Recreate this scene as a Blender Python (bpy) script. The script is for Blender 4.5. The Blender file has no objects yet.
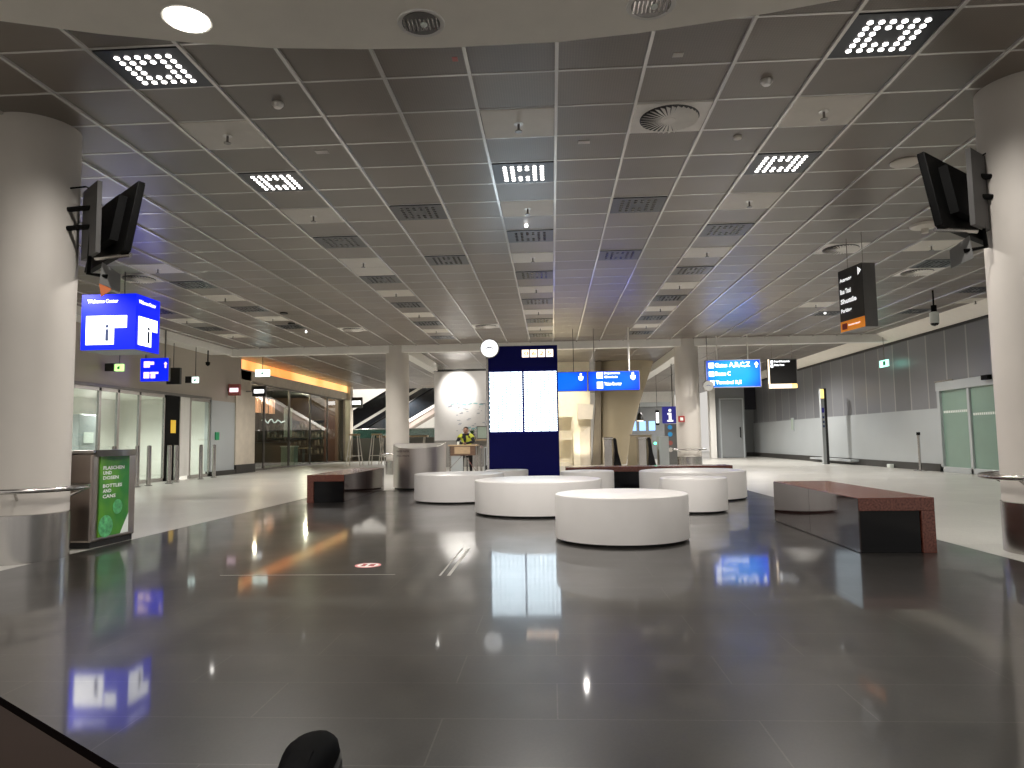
import bpy, bmesh, math, random
from mathutils import Matrix, Vector, Quaternion
random.seed(7)
C = bpy.context.scene.collection
S = bpy.context.scene
PI = math.pi

# ------------------------------------------------------------ camera
cd = bpy.data.cameras.new('camera'); cam = bpy.data.objects.new('camera', cd); C.objects.link(cam)
cd.sensor_fit = 'HORIZONTAL'; cd.sensor_width = 36.0; cd.lens = 36.0 * 700.0 / 1024.0
cd.clip_start = 0.05; cd.clip_end = 200
YAW, PITCH, ROLL = 0.0558478, 0.0798430, 0.0156125
fw = Vector((-math.sin(YAW)*math.cos(PITCH), math.cos(YAW)*math.cos(PITCH), math.sin(PITCH)))
rt = Vector((math.cos(YAW), math.sin(YAW), 0)); up = rt.cross(fw)
r2 = rt*math.cos(ROLL) - up*math.sin(ROLL); u2 = up*math.cos(ROLL) + rt*math.sin(ROLL)
cam.matrix_world = Matrix(((r2.x, u2.x, -fw.x, 0), (r2.y, u2.y, -fw.y, 0), (r2.z, u2.z, -fw.z, 1.0), (0, 0, 0, 1)))
S.camera = cam

# ------------------------------------------------------------ world and exposure
S.view_settings.view_transform = 'Standard'; S.view_settings.look = 'None'
S.view_settings.gamma = 1.0; S.view_settings.use_curve_mapping = False
S.view_settings.exposure = 0.15
w = bpy.data.worlds.new('world'); S.world = w; w.use_nodes = True
w.node_tree.nodes['Background'].inputs[0].default_value = (1.0, 0.955, 0.90, 1)
w.node_tree.nodes['Background'].inputs[1].default_value = 0.62

# ------------------------------------------------------------ lamps (lit panels and soffit downlight, plus added unseen fill lamps)
def spot(name, loc, target, energy, angle=120, blend=0.8, col=(1, .965, .92), size=0.06):
    l = bpy.data.lights.new(name, 'SPOT'); l.energy = energy; l.spot_size = math.radians(angle); l.spot_blend = blend
    l.color = col; l.shadow_soft_size = size
    o = bpy.data.objects.new(name, l); C.objects.link(o); o.location = loc
    d = Vector(target) - Vector(loc); o.rotation_euler = d.to_track_quat('-Z', 'Y').to_euler(); return o
def point(name, loc, energy, col=(1, .965, .92), size=0.1):
    l = bpy.data.lights.new(name, 'POINT'); l.energy = energy; l.color = col; l.shadow_soft_size = size
    o = bpy.data.objects.new(name, l); C.objects.link(o); o.location = loc; return o

CZ = 4.0                       # hall ceiling
TX, TY = 0.7088, 0.6160        # ceiling module
def gx(k): return 0.096 + (k-6)*TX
def gy(r): return 5.507 + (r-2)*TY
LIT = [(1, 1), (5, 1), (9, 1), (1, 5), (5, 5), (9, 5)]
for c_, r_ in LIT:
    x, y = gx(c_+.5), gy(r_+.5)
    spot('panel_lamp', (x, y, CZ-.04), (x, y, 0), (220 if r_ == 5 else 120), 150, .6, (1, .95, .89), .035)
for x, y, e in ((-1.845, 3.36, 60), (8.3, 5.2, 110), (7.4, 12.0, 110), (-8.3, 10.6, 100), (-7.6, 15.5, 100), (7.6, 18.0, 110),
                (0.6, 14.6, 90), (-2.9, 17.5, 220), (3.2, 18.0, 220), (-6.3, 19.2, 120), (5.9, 19.4, 120)):
    spot('downlight_and_fill_lamp', (x, y, (3.17 if y < 3.5 else CZ-.04)), (x, y, 0), e*2.2, 150, .6, (1, .95, .89), .035)  # first is the soffit downlight, the others are added fill without fittings

# ------------------------------------------------------------ materials
MAT = {}
def mat(name, col, rough=0.5, metal=0.0, var=0.06, vscale=6.0, bump=0.0, bscale=60.0, coat=0.0, emit=None, estr=0.0, spec=0.5, stretch=None):
    m = bpy.data.materials.new(name); m.use_nodes = True; nt = m.node_tree; b = nt.nodes['Principled BSDF']
    b.inputs['Roughness'].default_value = rough; b.inputs['Metallic'].default_value = metal
    b.inputs['Specular IOR Level'].default_value = spec
    if coat: b.inputs['Coat Weight'].default_value = coat; b.inputs['Coat Roughness'].default_value = 0.04
    tc = nt.nodes.new('ShaderNodeTexCoord'); mp = nt.nodes.new('ShaderNodeMapping')
    nt.links.new(tc.outputs['Object'], mp.inputs[0])
    if stretch: mp.inputs['Scale'].default_value = stretch
    n = nt.nodes.new('ShaderNodeTexNoise'); n.inputs['Scale'].default_value = vscale; n.inputs['Detail'].default_value = 4
    nt.links.new(mp.outputs[0], n.inputs['Vector'])
    r = nt.nodes.new('ShaderNodeValToRGB')
    r.color_ramp.elements[0].position = .3; r.color_ramp.elements[1].position = .7
    r.color_ramp.elements[0].color = tuple(c*(1-var) for c in col) + (1,)
    r.color_ramp.elements[1].color = tuple(min(1, c*(1+var)) for c in col) + (1,)
    nt.links.new(n.outputs['Fac'], r.inputs[0]); nt.links.new(r.outputs[0], b.inputs['Base Color'])
    if bump:
        n2 = nt.nodes.new('ShaderNodeTexNoise'); n2.inputs['Scale'].default_value = bscale
        nt.links.new(mp.outputs[0], n2.inputs['Vector'])
        bp = nt.nodes.new('ShaderNodeBump'); bp.inputs['Strength'].default_value = bump; bp.inputs['Distance'].default_value = .01
        nt.links.new(n2.outputs['Fac'], bp.inputs['Height']); nt.links.new(bp.outputs[0], b.inputs['Normal'])
    if emit is not None:
        b.inputs['Emission Color'].default_value = tuple(emit) + (1,); b.inputs['Emission Strength'].default_value = estr
    MAT[name] = m; return m
def s2l(r, g, b): return tuple(((c/255+.055)/1.055)**2.4 if c > 10 else c/255/12.92 for c in (r, g, b))

mat('drum_white', (.80, .775, .75), .38, var=.015, spec=.4)
mat('column_paint', (.62, .58, .53), .55, var=.03, vscale=2)
mat('steel', (.52, .50, .48), .24, 1.0, var=.05, stretch=(30, 30, .3), bump=.03)
mat('steel_satin', (.66, .61, .58), .36, .9, var=.05, stretch=(30, 30, .3))
mat('steel_dark', (.22, .21, .20), .3, 1.0)
mat('steel_warm', (.44, .38, .34), .30, 1.0, var=.05)
mat('black_plastic', (.003, .003, .003), .5, spec=.08)
mat('black_gloss', (.004, .004, .005), .12, spec=.25)
mat('rubber', (.015, .014, .013), .6)
mat('soffit_paint', (.88, .83, .74), .6, var=.02)
mat('white_paint', (.82, .80, .755), .5, var=.02)
mat('beige_wall', (.42, .37, .31), .55, var=.03, vscale=1)
mat('beige_stone', (.62, .55, .45), .45, var=.08, vscale=3)
mat('info_wall', (.74, .72, .70), .5, var=.02)
mat('grey_paint', (.30, .29, .27), .5)
mat('grey_wall', (.22, .23, .235), .45, var=.04, vscale=1)
mat('recess_shade', (.02, .02, .03), .6)
mat('lower_panel', (.46, .49, .50), .32, .25, var=.04, vscale=.6)
mat('skirting', (.03, .028, .025), .4)
mat('bar_paint', (.74, .72, .69), .2, .3, var=.02)
mat('panel_white', (.66, .62, .55), .45, var=.03)
mat('sprinkler_metal', (.75, .73, .70), .3, .6)
mat('light_housing', (.045, .05, .06), .35, .5)
mat('louvre', (.02, .022, .028), .25, .5)
mat('lens_on', (1, 1, 1), .3, emit=(1, .95, .90), estr=7.0)
mat('lens_off', (.015, .017, .02), .2, .3)
mat('downlight_on', (1, 1, 1), .3, emit=(1, .95, .86), estr=9.0)
mat('spot_on', (1, 1, 1), .3, emit=(1, .98, .95), estr=3.0)
mat('chrome', (.75, .72, .68), .12, 1.0)
mat('rosette_white', (.82, .79, .74), .45)
mat('granite_bench', (.155, .048, .032), .25, var=.5, vscale=60, coat=.15)
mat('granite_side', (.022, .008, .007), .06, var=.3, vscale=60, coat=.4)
mat('navy', (.004, .005, .12), .4, var=.03, spec=.12)
mat('navy_body', (.03, .03, .04), .4, .4)
mat('blue_light', (.0, .01, .5), .4, emit=(0.0, .012, 1.0), estr=.95)
mat('white_light', (1, 1, 1), .4, emit=(.95, .97, 1.0), estr=2.2)
mat('pink_light', (1, .8, .85), .4, emit=(1, .72, .85), estr=1.3)
mat('warm_digit', (1, .9, .8), .4, emit=(1, .80, .62), estr=2.0)
mat('clock_lit', (.95, .95, .95), .4, emit=(1, 1, 1), estr=1.1)
mat('clock_dim', (.45, .45, .60), .4)
mat('clock_grey', (.40, .40, .38), .4)
mat('orange_cove', (1, .5, .2), .5, emit=(1.0, .36, .085), estr=1.15)
mat('exit_light', (.5, 1, .8), .5, emit=(.45, 1.0, .80), estr=1.6)
mat('exit_yellowgreen', (.6, 1, .4), .5, emit=(.55, 1.0, .30), estr=1.4)
mat('exit_white', (.8, 1, .95), .5, emit=(.80, 1.0, .95), estr=2.0)
mat('green_mark', (.02, .30, .12), .5)
mat('poster_white', (.80, .85, .80), .4)
mat('black_sign', (.018, .018, .018), .35)
mat('sign_grey', (.17, .17, .165), .4, .3)
mat('mount_grey', (.085, .082, .08), .5, spec=.2)
mat('sign_text', (.85, .85, .85), .5, emit=(1, 1, 1), estr=.75)
mat('orange_sign', (.9, .30, .02), .4, emit=(1, .30, .02), estr=.28)
mat('yellow_light', (1, .7, .3), .4, emit=(1, .72, .22), estr=1.4)
mat('cream_light_strip', (1, .8, .6), .4, emit=(1, .82, .62), estr=1.5)
mat('red_sign', (.35, .02, .02), .4)
mat('dark_text', (.06, .02, .02), .5)
mat('blue_text', (.05, .08, .20), .5)
mat('teal_line', (.28, .55, .58), .5)
mat('map_text', (.36, .38, .44), .5)
mat('tan_cone', (.36, .30, .20), .55, var=.06, vscale=1.2)
mat('tan_dark', (.17, .14, .10), .55)
mat('cream_niche', (.88, .80, .62), .5, var=.04)
mat('wood_red', (.16, .055, .035), .45, var=.25, vscale=6, stretch=(10, 10, 1))
mat('wood_pale', (.50, .36, .22), .5, var=.15, vscale=8, stretch=(1, 8, 8))
mat('wood_brown', (.17, .105, .07), .4, var=.25, vscale=6, stretch=(1, 10, 10), coat=.1)
mat('table_brown', (.030, .017, .011), .7, var=.08, spec=.06)
mat('table_edge', (.004, .003, .003), .9, spec=0)
mat('brown_wall', (.13, .075, .05), .6, var=.3, vscale=2)
mat('dark_ceiling', (.02, .018, .016), .7)
mat('copper_lamp', (.9, .45, .28), .3, .6, emit=(1, .42, .22), estr=.9)
mat('shop_goods_mix', (.22, .17, .13), .5, var=.9, vscale=3)
mat('pale_green', (.40, .48, .40), .4)
mat('skin', (.36, .20, .135), .5)
mat('hair_dark', (.03, .022, .018), .7)
mat('cloth_black', (.012, .012, .014), .8)
mat('hivis', (.62, .66, .08), .7)
mat('shoe_black', (.001, .001, .0012), .7, spec=.03)
mat('red_lamp', (1, .1, .08), .4, emit=(1, .12, .10), estr=5)
mat('green_lamp', (.1, 1, .5), .4, emit=(.12, 1, .5), estr=3)
mat('plant_green', (.03, .08, .02), .6)
mat('escal_black', (.010, .013, .017), .25, coat=.2)
mat('escal_soffit', (.30, .25, .225), .5)
mat('bright_wall', (.90, .88, .84), .5, var=.03)
mat('pink_mark', (.75, .30, .30), .5)
mat('label_grey', (.62, .58, .54), .5)
mat('label_red', (.42, .12, .10), .5)
mat('joint_metal', (.55, .54, .50), .35, .7)
mat('orange_cloth', (.65, .17, .05), .5)
mat('blue_disc', (.03, .22, .45), .5, emit=(.05, .35, .7), estr=.3)
mat('info_blue', (.02, .02, .16), .5, emit=(.03, .03, .25), estr=.5)
mat('screen_blue', (.2, .4, .8), .5, emit=(.35, .6, 1.0), estr=1.1)
mat('yellow_sticker', (.9, .6, .05), .5, emit=(1, .6, .05), estr=.25)

def glass(name, col, rough=0.0, mixf=.5, gl=(1, 1, 1)):
    m = bpy.data.materials.new(name); m.use_nodes = True; nt = m.node_tree; nt.nodes.clear()
    out = nt.nodes.new('ShaderNodeOutputMaterial'); t = nt.nodes.new('ShaderNodeBsdfTransparent'); t.inputs[0].default_value = col + (1,)
    g = nt.nodes.new('ShaderNodeBsdfGlossy'); g.inputs['Roughness'].default_value = rough; g.inputs[0].default_value = gl + (1,)
    f = nt.nodes.new('ShaderNodeFresnel'); f.inputs[0].default_value = 1.5
    n = nt.nodes.new('ShaderNodeTexNoise'); n.inputs['Scale'].default_value = 1.5
    ad = nt.nodes.new('ShaderNodeMath'); ad.operation = 'MULTIPLY_ADD'; ad.inputs[1].default_value = .03; 
    nt.links.new(n.outputs['Fac'], ad.inputs[0]); nt.links.new(f.outputs[0], ad.inputs[2])
    geo = nt.nodes.new('ShaderNodeNewGeometry'); iv = nt.nodes.new('ShaderNodeMath'); iv.operation = 'SUBTRACT'; iv.inputs[0].default_value = 1
    nt.links.new(geo.outputs['Backfacing'], iv.inputs[1]); mu = nt.nodes.new('ShaderNodeMath'); mu.operation = 'MULTIPLY'
    nt.links.new(ad.outputs[0], mu.inputs[0]); nt.links.new(iv.outputs[0], mu.inputs[1])
    mx = nt.nodes.new('ShaderNodeMixShader'); nt.links.new(mu.outputs[0], mx.inputs[0])
    nt.links.new(t.outputs[0], mx.inputs[1]); nt.links.new(g.outputs[0], mx.inputs[2]); nt.links.new(mx.outputs[0], out.inputs[0])
    MAT[name] = m
glass('clear_glass', (.80, .86, .83))
glass('shop_glass', (.70, .78, .75))
def frosted(name, col, a):
    m = mat(name, col, .18, var=.05, vscale=1.2); b = m.node_tree.nodes['Principled BSDF']
    b.inputs['Alpha'].default_value = a
frosted('frosted_glass', (.20, .30, .245), 1.0)
frosted('teal_glass', (.07, .19, .17), .7)

def nodes(m): return m.node_tree.nodes, m.node_tree.links

def brick_floor():
    m = bpy.data.materials.new('dark_granite'); m.use_nodes = True; N, L = nodes(m); b = N['Principled BSDF']
    tc = N.new('ShaderNodeTexCoord')
    br = N.new('ShaderNodeTexBrick'); br.inputs['Scale'].default_value = 1.0; br.inputs['Brick Width'].default_value = 1.12
    br.inputs['Row Height'].default_value = .37; br.inputs['Mortar Size'].default_value = .003; br.inputs['Mortar Smooth'].default_value = .1
    br.offset = .37; br.offset_frequency = 2
    br.inputs['Color1'].default_value = (.016, .0145, .0125, 1); br.inputs['Color2'].default_value = (.021, .019, .0165, 1)
    br.inputs['Mortar'].default_value = (.055, .05, .045, 1)
    L.new(tc.outputs['Object'], br.inputs['Vector'])
    n = N.new('ShaderNodeTexNoise'); n.inputs['Scale'].default_value = 90; n.inputs['Detail'].default_value = 6; L.new(tc.outputs['Object'], n.inputs['Vector'])
    n3 = N.new('ShaderNodeTexNoise'); n3.inputs['Scale'].default_value = 1.1; n3.inputs['Detail'].default_value = 5; L.new(tc.outputs['Object'], n3.inputs['Vector'])
    mr = N.new('ShaderNodeMapRange'); mr.inputs[1].default_value = .3; mr.inputs[2].default_value = .7; mr.inputs[3].default_value = .78; mr.inputs[4].default_value = 1.25
    L.new(n.outputs['Fac'], mr.inputs[0])
    mx = N.new('ShaderNodeMix'); mx.data_type = 'RGBA'; mx.blend_type = 'MULTIPLY'; mx.inputs[0].default_value = 1
    L.new(br.outputs['Color'], mx.inputs[6]); L.new(mr.outputs[0], mx.inputs[7]); L.new(mx.outputs[2], b.inputs['Base Color'])
    rr = N.new('ShaderNodeMapRange'); rr.inputs[1].default_value = .3; rr.inputs[2].default_value = .7; rr.inputs[3].default_value = .28; rr.inputs[4].default_value = .38
    L.new(n3.outputs['Fac'], rr.inputs[0]); L.new(rr.outputs[0], b.inputs['Roughness'])
    b.inputs['Specular IOR Level'].default_value = .4
    b.inputs['Coat Weight'].default_value = .6; b.inputs['Coat Roughness'].default_value = .055
    bp = N.new('ShaderNodeBump'); bp.inputs['Strength'].default_value = .05; bp.inputs['Distance'].default_value = .002
    L.new(br.outputs['Fac'], bp.inputs['Height']); bp.invert = True; L.new(bp.outputs[0], b.inputs['Normal'])
    MAT['dark_granite'] = m
brick_floor()
def light_floor():
    m = bpy.data.materials.new('light_terrazzo'); m.use_nodes = True; N, L = nodes(m); b = N['Principled BSDF']
    tc = N.new('ShaderNodeTexCoord')
    br = N.new('ShaderNodeTexBrick'); br.inputs['Scale'].default_value = 1.0; br.inputs['Brick Width'].default_value = 1.2
    br.inputs['Row Height'].default_value = .6; br.inputs['Mortar Size'].default_value = .003; br.offset = .5
    br.inputs['Color1'].default_value = (.48, .468, .43, 1); br.inputs['Color2'].default_value = (.54, .527, .485, 1)
    br.inputs['Mortar'].default_value = (.40, .385, .35, 1)
    L.new(tc.outputs['Object'], br.inputs['Vector'])
    n = N.new('ShaderNodeTexVoronoi'); n.inputs['Scale'].default_value = 70; L.new(tc.outputs['Object'], n.inputs['Vector'])
    mr = N.new('ShaderNodeMapRange'); mr.inputs[1].default_value = 0; mr.inputs[2].default_value = 1; mr.inputs[3].default_value = 1.08; mr.inputs[4].default_value = .85
    L.new(n.outputs['Distance'], mr.inputs[0])
    mx = N.new('ShaderNodeMix'); mx.data_type = 'RGBA'; mx.blend_type = 'MULTIPLY'; mx.inputs[0].default_value = 1
    L.new(br.outputs['Color'], mx.inputs[6]); L.new(mr.outputs[0], mx.inputs[7]); L.new(mx.outputs[2], b.inputs['Base Color'])
    b.inputs['Roughness'].default_value = .3; b.inputs['Specular IOR Level'].default_value = .5
    MAT['light_terrazzo'] = m
light_floor()
def ceiling_tile():
    m = bpy.data.materials.new('ceiling_mesh_tile'); m.use_nodes = True; N, L = nodes(m); b = N['Principled BSDF']
    tc = N.new('ShaderNodeTexCoord')
    # a tone per tile
    br = N.new('ShaderNodeTexBrick'); br.offset = 0; br.inputs['Scale'].default_value = 1.0; br.inputs['Brick Width'].default_value = TX
    br.inputs['Row Height'].default_value = TY; br.inputs['Mortar Size'].default_value = .006
    br.inputs['Color1'].default_value = (.128, .100, .078, 1); br.inputs['Color2'].default_value = (.182, .146, .116, 1)
    br.inputs['Mortar'].default_value = (.10, .09, .08, 1)
    mp = N.new('ShaderNodeMapping'); mp.inputs['Location'].default_value = (-gx(0) + 40*TX, -gy(0) + 10*TY, 0)
    L.new(tc.outputs['Object'], mp.inputs[0]); L.new(mp.outputs[0], br.inputs['Vector'])
    # perforation rows
    wv = N.new('ShaderNodeTexWave'); wv.wave_type = 'BANDS'; wv.bands_direction = 'X'; wv.inputs['Scale'].default_value = 14
    L.new(tc.outputs['Object'], wv.inputs['Vector'])
    w2 = N.new('ShaderNodeTexWave'); w2.wave_type = 'BANDS'; w2.bands_direction = 'Y'; w2.inputs['Scale'].default_value = 14
    L.new(tc.outputs['Object'], w2.inputs['Vector'])
    mu = N.new('ShaderNodeMath'); mu.operation = 'MULTIPLY'; L.new(wv.outputs['Fac'], mu.inputs[0]); L.new(w2.outputs['Fac'], mu.inputs[1])
    mr = N.new('ShaderNodeMapRange'); mr.inputs[3].default_value = .88; mr.inputs[4].default_value = 1.15; L.new(mu.outputs[0], mr.inputs[0])
    n = N.new('ShaderNodeTexNoise'); n.inputs['Scale'].default_value = .8; n.inputs['Detail'].default_value = 5; L.new(tc.outputs['Object'], n.inputs['Vector'])
    m2 = N.new('ShaderNodeMapRange'); m2.inputs[1].default_value = .3; m2.inputs[2].default_value = .7; m2.inputs[3].default_value = .85; m2.inputs[4].default_value = 1.12; L.new(n.outputs['Fac'], m2.inputs[0])
    mm = N.new('ShaderNodeMath'); mm.operation = 'MULTIPLY'; L.new(mr.outputs[0], mm.inputs[0]); L.new(m2.outputs[0], mm.inputs[1])
    mx = N.new('ShaderNodeMix'); mx.data_type = 'RGBA'; mx.blend_type = 'MULTIPLY'; mx.inputs[0].default_value = 1
    L.new(br.outputs['Color'], mx.inputs[6]); L.new(mm.outputs[0], mx.inputs[7]); L.new(mx.outputs[2], b.inputs['Base Color'])
    b.inputs['Roughness'].default_value = .36; b.inputs['Specular IOR Level'].default_value = 1.0
    MAT['ceiling_mesh_tile'] = m
ceiling_tile()
def metal_wall():
    m = bpy.data.materials.new('metal_wall_panel'); m.use_nodes = True; N, L = nodes(m); b = N['Principled BSDF']
    tc = N.new('ShaderNodeTexCoord'); mp = N.new('ShaderNodeMapping'); mp.inputs['Rotation'].default_value = (0, 0, 0)
    L.new(tc.outputs['Object'], mp.inputs[0])
    sx = N.new('ShaderNodeSeparateXYZ'); L.new(mp.outputs[0], sx.inputs[0])
    cb = N.new('ShaderNodeCombineXYZ'); L.new(sx.outputs['Y'], cb.inputs['X']); L.new(sx.outputs['Z'], cb.inputs['Y'])
    br = N.new('ShaderNodeTexBrick'); br.offset = 0; br.inputs['Scale'].default_value = 1.0; br.inputs['Brick Width'].default_value = .93
    br.inputs['Row Height'].default_value = 9.0; br.inputs['Mortar Size'].default_value = .03
    br.inputs['Color1'].default_value = (.23, .235, .25, 1); br.inputs['Color2'].default_value = (.31, .318, .34, 1)
    br.inputs['Mortar'].default_value = (.42, .42, .42, 1)
    L.new(cb.outputs[0], br.inputs['Vector']); L.new(br.outputs['Color'], b.inputs['Base Color'])
    b.inputs['Roughness'].default_value = .36; b.inputs['Metallic'].default_value = .55
    MAT['metal_wall_panel'] = m
metal_wall()
def poster():
    m = bpy.data.materials.new('green_poster'); m.use_nodes = True; N, L = nodes(m); b = N['Principled BSDF']
    tc = N.new('ShaderNodeTexCoord'); n = N.new('ShaderNodeTexNoise'); n.inputs['Scale'].default_value = 3.0
    L.new(tc.outputs['Object'], n.inputs['Vector']); r = N.new('ShaderNodeValToRGB')
    r.color_ramp.elements[0].color = (.02, .19, .03, 1); r.color_ramp.elements[1].color = (.13, .36, .03, 1)
    r.color_ramp.elements[0].position = .35; r.color_ramp.elements[1].position = .65
    L.new(n.outputs['Fac'], r.inputs[0]); L.new(r.outputs[0], b.inputs['Base Color']); b.inputs['Roughness'].default_value = .25
    MAT['green_poster'] = m
poster()
def lightbox(name, c0, c1, strength):
    """a backlit sign face: the brighter middle of the backlight is painted into the emission colour"""
    m = bpy.data.materials.new(name); m.use_nodes = True; N, L = nodes(m); b = N['Principled BSDF']
    tc = N.new('ShaderNodeTexCoord'); mp = N.new('ShaderNodeMapping'); mp.inputs['Location'].default_value = (-.5, 0, -.5)
    L.new(tc.outputs['Generated'], mp.inputs[0]); g = N.new('ShaderNodeTexGradient'); g.gradient_type = 'SPHERICAL'
    mp.inputs['Scale'].default_value = (1.35, 0, 1.0); mp.vector_type = 'POINT'
    mp.inputs['Location'].default_value = (-.675, 0, -.5)
    L.new(mp.outputs[0], g.inputs[0]); r = N.new('ShaderNodeValToRGB')
    r.color_ramp.elements[0].position = .12; r.color_ramp.elements[1].position = .62
    r.color_ramp.elements[0].color = c0 + (1,); r.color_ramp.elements[1].color = c1 + (1,)
    L.new(g.outputs[0], r.inputs[0]); L.new(r.outputs[0], b.inputs['Emission Color']); b.inputs['Emission Strength'].default_value = strength
    b.inputs['Base Color'].default_value = c0 + (1,); b.inputs['Roughness'].default_value = .4
    MAT[name] = m
lightbox('blue_box', (0, .01, .85), (0, .50, 1.0), 1.0)
lightbox('blue_box_wide', (0, .02, .8), (0, .16, 1.0), 1.0)
def schedule():
    """departure screen: white page with thin grey and pale blue table lines"""
    m = bpy.data.materials.new('schedule_screen'); m.use_nodes = True; N, L = nodes(m); b = N['Principled BSDF']
    tc = N.new('ShaderNodeTexCoord'); sx = N.new('ShaderNodeSeparateXYZ'); L.new(tc.outputs['Object'], sx.inputs[0])
    cb = N.new('ShaderNodeCombineXYZ'); L.new(sx.outputs['X'], cb.inputs['X']); L.new(sx.outputs['Z'], cb.inputs['Y'])
    br = N.new('ShaderNodeTexBrick'); br.offset = .5; br.inputs['Scale'].default_value = 1; br.inputs['Brick Width'].default_value = .165; br.inputs['Row Height'].default_value = .046
    br.inputs['Mortar Size'].default_value = .010; br.inputs['Color1'].default_value = (.80, .91, 1.0, 1); br.inputs['Color2'].default_value = (.78, .92, 1, 1)
    br.inputs['Mortar'].default_value = (.05, .085, .10, 1); L.new(cb.outputs[0], br.inputs['Vector'])
    L.new(br.outputs['Color'], b.inputs['Emission Color']); b.inputs['Emission Strength'].default_value = 5.0
    b.inputs['Base Color'].default_value = (.02, .02, .03, 1); b.inputs['Roughness'].default_value = .2
    MAT['schedule_screen'] = m
schedule()

# ------------------------------------------------------------ builders
WM = {}     # world matrix of every parent
def thing(name, label, cat, loc=(0, 0, 0), rotz=0.0, group=None):
    o = bpy.data.objects.new(name, None); C.objects.link(o); o.empty_display_size = .1
    o.location = loc; o.rotation_euler = (0, 0, rotz)
    WM[o] = Matrix.Translation(loc) @ Matrix.Rotation(rotz, 4, 'Z')
    return tag(o, label, cat, group)
def tag(o, label, cat, group=None, kind=None):
    o['label'] = label; o['category'] = cat
    if group: o['group'] = group
    if kind: o['kind'] = kind
    return o
class MB:
    """collects shapes, all in world metres, for ONE mesh object"""
    def __init__(s): s.v = []; s.f = []
    def add(s, vs, fs, M=None):
        k = len(s.v); s.v += [(M @ Vector(p)) if M else Vector(p) for p in vs]; s.f += [tuple(i+k for i in f) for f in fs]; return s
    def box(s, x0, x1, y0, y1, z0, z1, M=None):
        v = [(x, y, z) for z in (z0, z1) for y in (y0, y1) for x in (x0, x1)]
        return s.add(v, [(0, 2, 3, 1), (4, 5, 7, 6), (0, 1, 5, 4), (2, 6, 7, 3), (0, 4, 6, 2), (1, 3, 7, 5)], M)
    def prism(s, poly, z0, z1, M=None):
        n = len(poly); v = [(x, y, z0) for x, y in poly] + [(x, y, z1) for x, y in poly]
        return s.add(v, [tuple(range(n-1, -1, -1)), tuple(range(n, 2*n))] + [(i, (i+1) % n, n+(i+1) % n, n+i) for i in range(n)], M)
    def lathe(s, prof, cx=0, cy=0, n=48, M=None, sx=1, sy=1):
        v = []; f = []
        for r, z in prof:
            for i in range(n): v.append((cx+sx*r*math.cos(2*PI*i/n), cy+sy*r*math.sin(2*PI*i/n), z))
        for j in range(len(prof)-1):
            for i in range(n): a = j*n+i; b = j*n+(i+1) % n; f.append((a, b, b+n, a+n))
        if prof[0][0] > 1e-6: f.append(tuple(range(n-1, -1, -1)))
        if prof[-1][0] > 1e-6: f.append(tuple((len(prof)-1)*n+i for i in range(n)))
        return s.add(v, f, M)
    def cyl(s, cx, cy, r, z0, z1, n=32, M=None): return s.lathe([(r, z0), (r, z1)], cx, cy, n, M)
    def tube(s, pts, r, n=10, closed=False):
        pts = [Vector(p) for p in pts]; v = []; f = []; m = len(pts)
        for i, p in enumerate(pts):
            a = pts[i-1] if (i > 0 or closed) else p; b = pts[(i+1) % m] if (i < m-1 or closed) else p
            d = (b-a).normalized(); u = d.orthogonal() if abs(d.z) > .95 else d.cross(Vector((0, 0, 1))).normalized()
            u.normalize(); wv = d.cross(u).normalized()
            for k in range(n): t = 2*PI*k/n; v.append(p + r*(u*math.cos(t)+wv*math.sin(t)))
        for i in range(m if closed else m-1):
            for k in range(n):
                a = i*n+k; b = i*n+(k+1) % n; c = ((i+1) % m)*n+(k+1) % n; d_ = ((i+1) % m)*n+k; f.append((a, b, c, d_))
        if not closed: f.append(tuple(range(n-1, -1, -1))); f.append(tuple((m-1)*n+k for k in range(n)))
        return s.add(v, f)
    def build(s, name, m, parent=None, smooth=False, bevel=0, loc=None, kind=None):
        me = bpy.data.meshes.new(name)
        if parent is not None: inv = WM[parent].inverted(); vs = [inv @ p for p in s.v]
        else: o0 = Vector(loc) if loc is not None else Vector((0, 0, 0)); vs = [p-o0 for p in s.v]
        me.from_pydata(vs, [], s.f); 
        bm = bmesh.new(); bm.from_mesh(me); bmesh.ops.recalc_face_normals(bm, faces=bm.faces[:]); bm.to_mesh(me); bm.free()
        me.materials.append(MAT[m]); ob = bpy.data.objects.new(name, me); C.objects.link(ob)
        if smooth:
            for p in me.polygons: p.use_smooth = True
            try: me.set_sharp_from_angle(angle=math.radians(40))
            except Exception: pass
        if parent is not None: ob.parent = parent; WM[ob] = WM[parent].copy()
        else: ob.location = o0; WM[ob] = Matrix.Translation(o0)
        if bevel:
            b = ob.modifiers.new('bevel', 'BEVEL'); b.width = bevel; b.segments = 2; b.limit_method = 'ANGLE'
        if kind: ob['kind'] = kind
        return ob
class ML:
    """like MB, but every shape becomes an object of its own"""
    def __init__(s): s.l = []
    def box(s, *a, **k): s.l.append(MB().box(*a, **k)); return s
    def tube(s, *a, **k): s.l.append(MB().tube(*a, **k)); return s
    def prism(s, *a, **k): s.l.append(MB().prism(*a, **k)); return s
    def build(s, *a, **k): return [m.build(*a, **k) for m in s.l][0]
def frame(o, x, z):
    """matrix: local x along x, local y along z, local z out of the face"""
    x = Vector(x).normalized(); z = Vector(z).normalized(); n = x.cross(z)
    return Matrix(((x.x, z.x, n.x, o[0]), (x.y, z.y, n.y, o[1]), (x.z, z.z, n.z, o[2]), (0, 0, 0, 1)))
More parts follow.
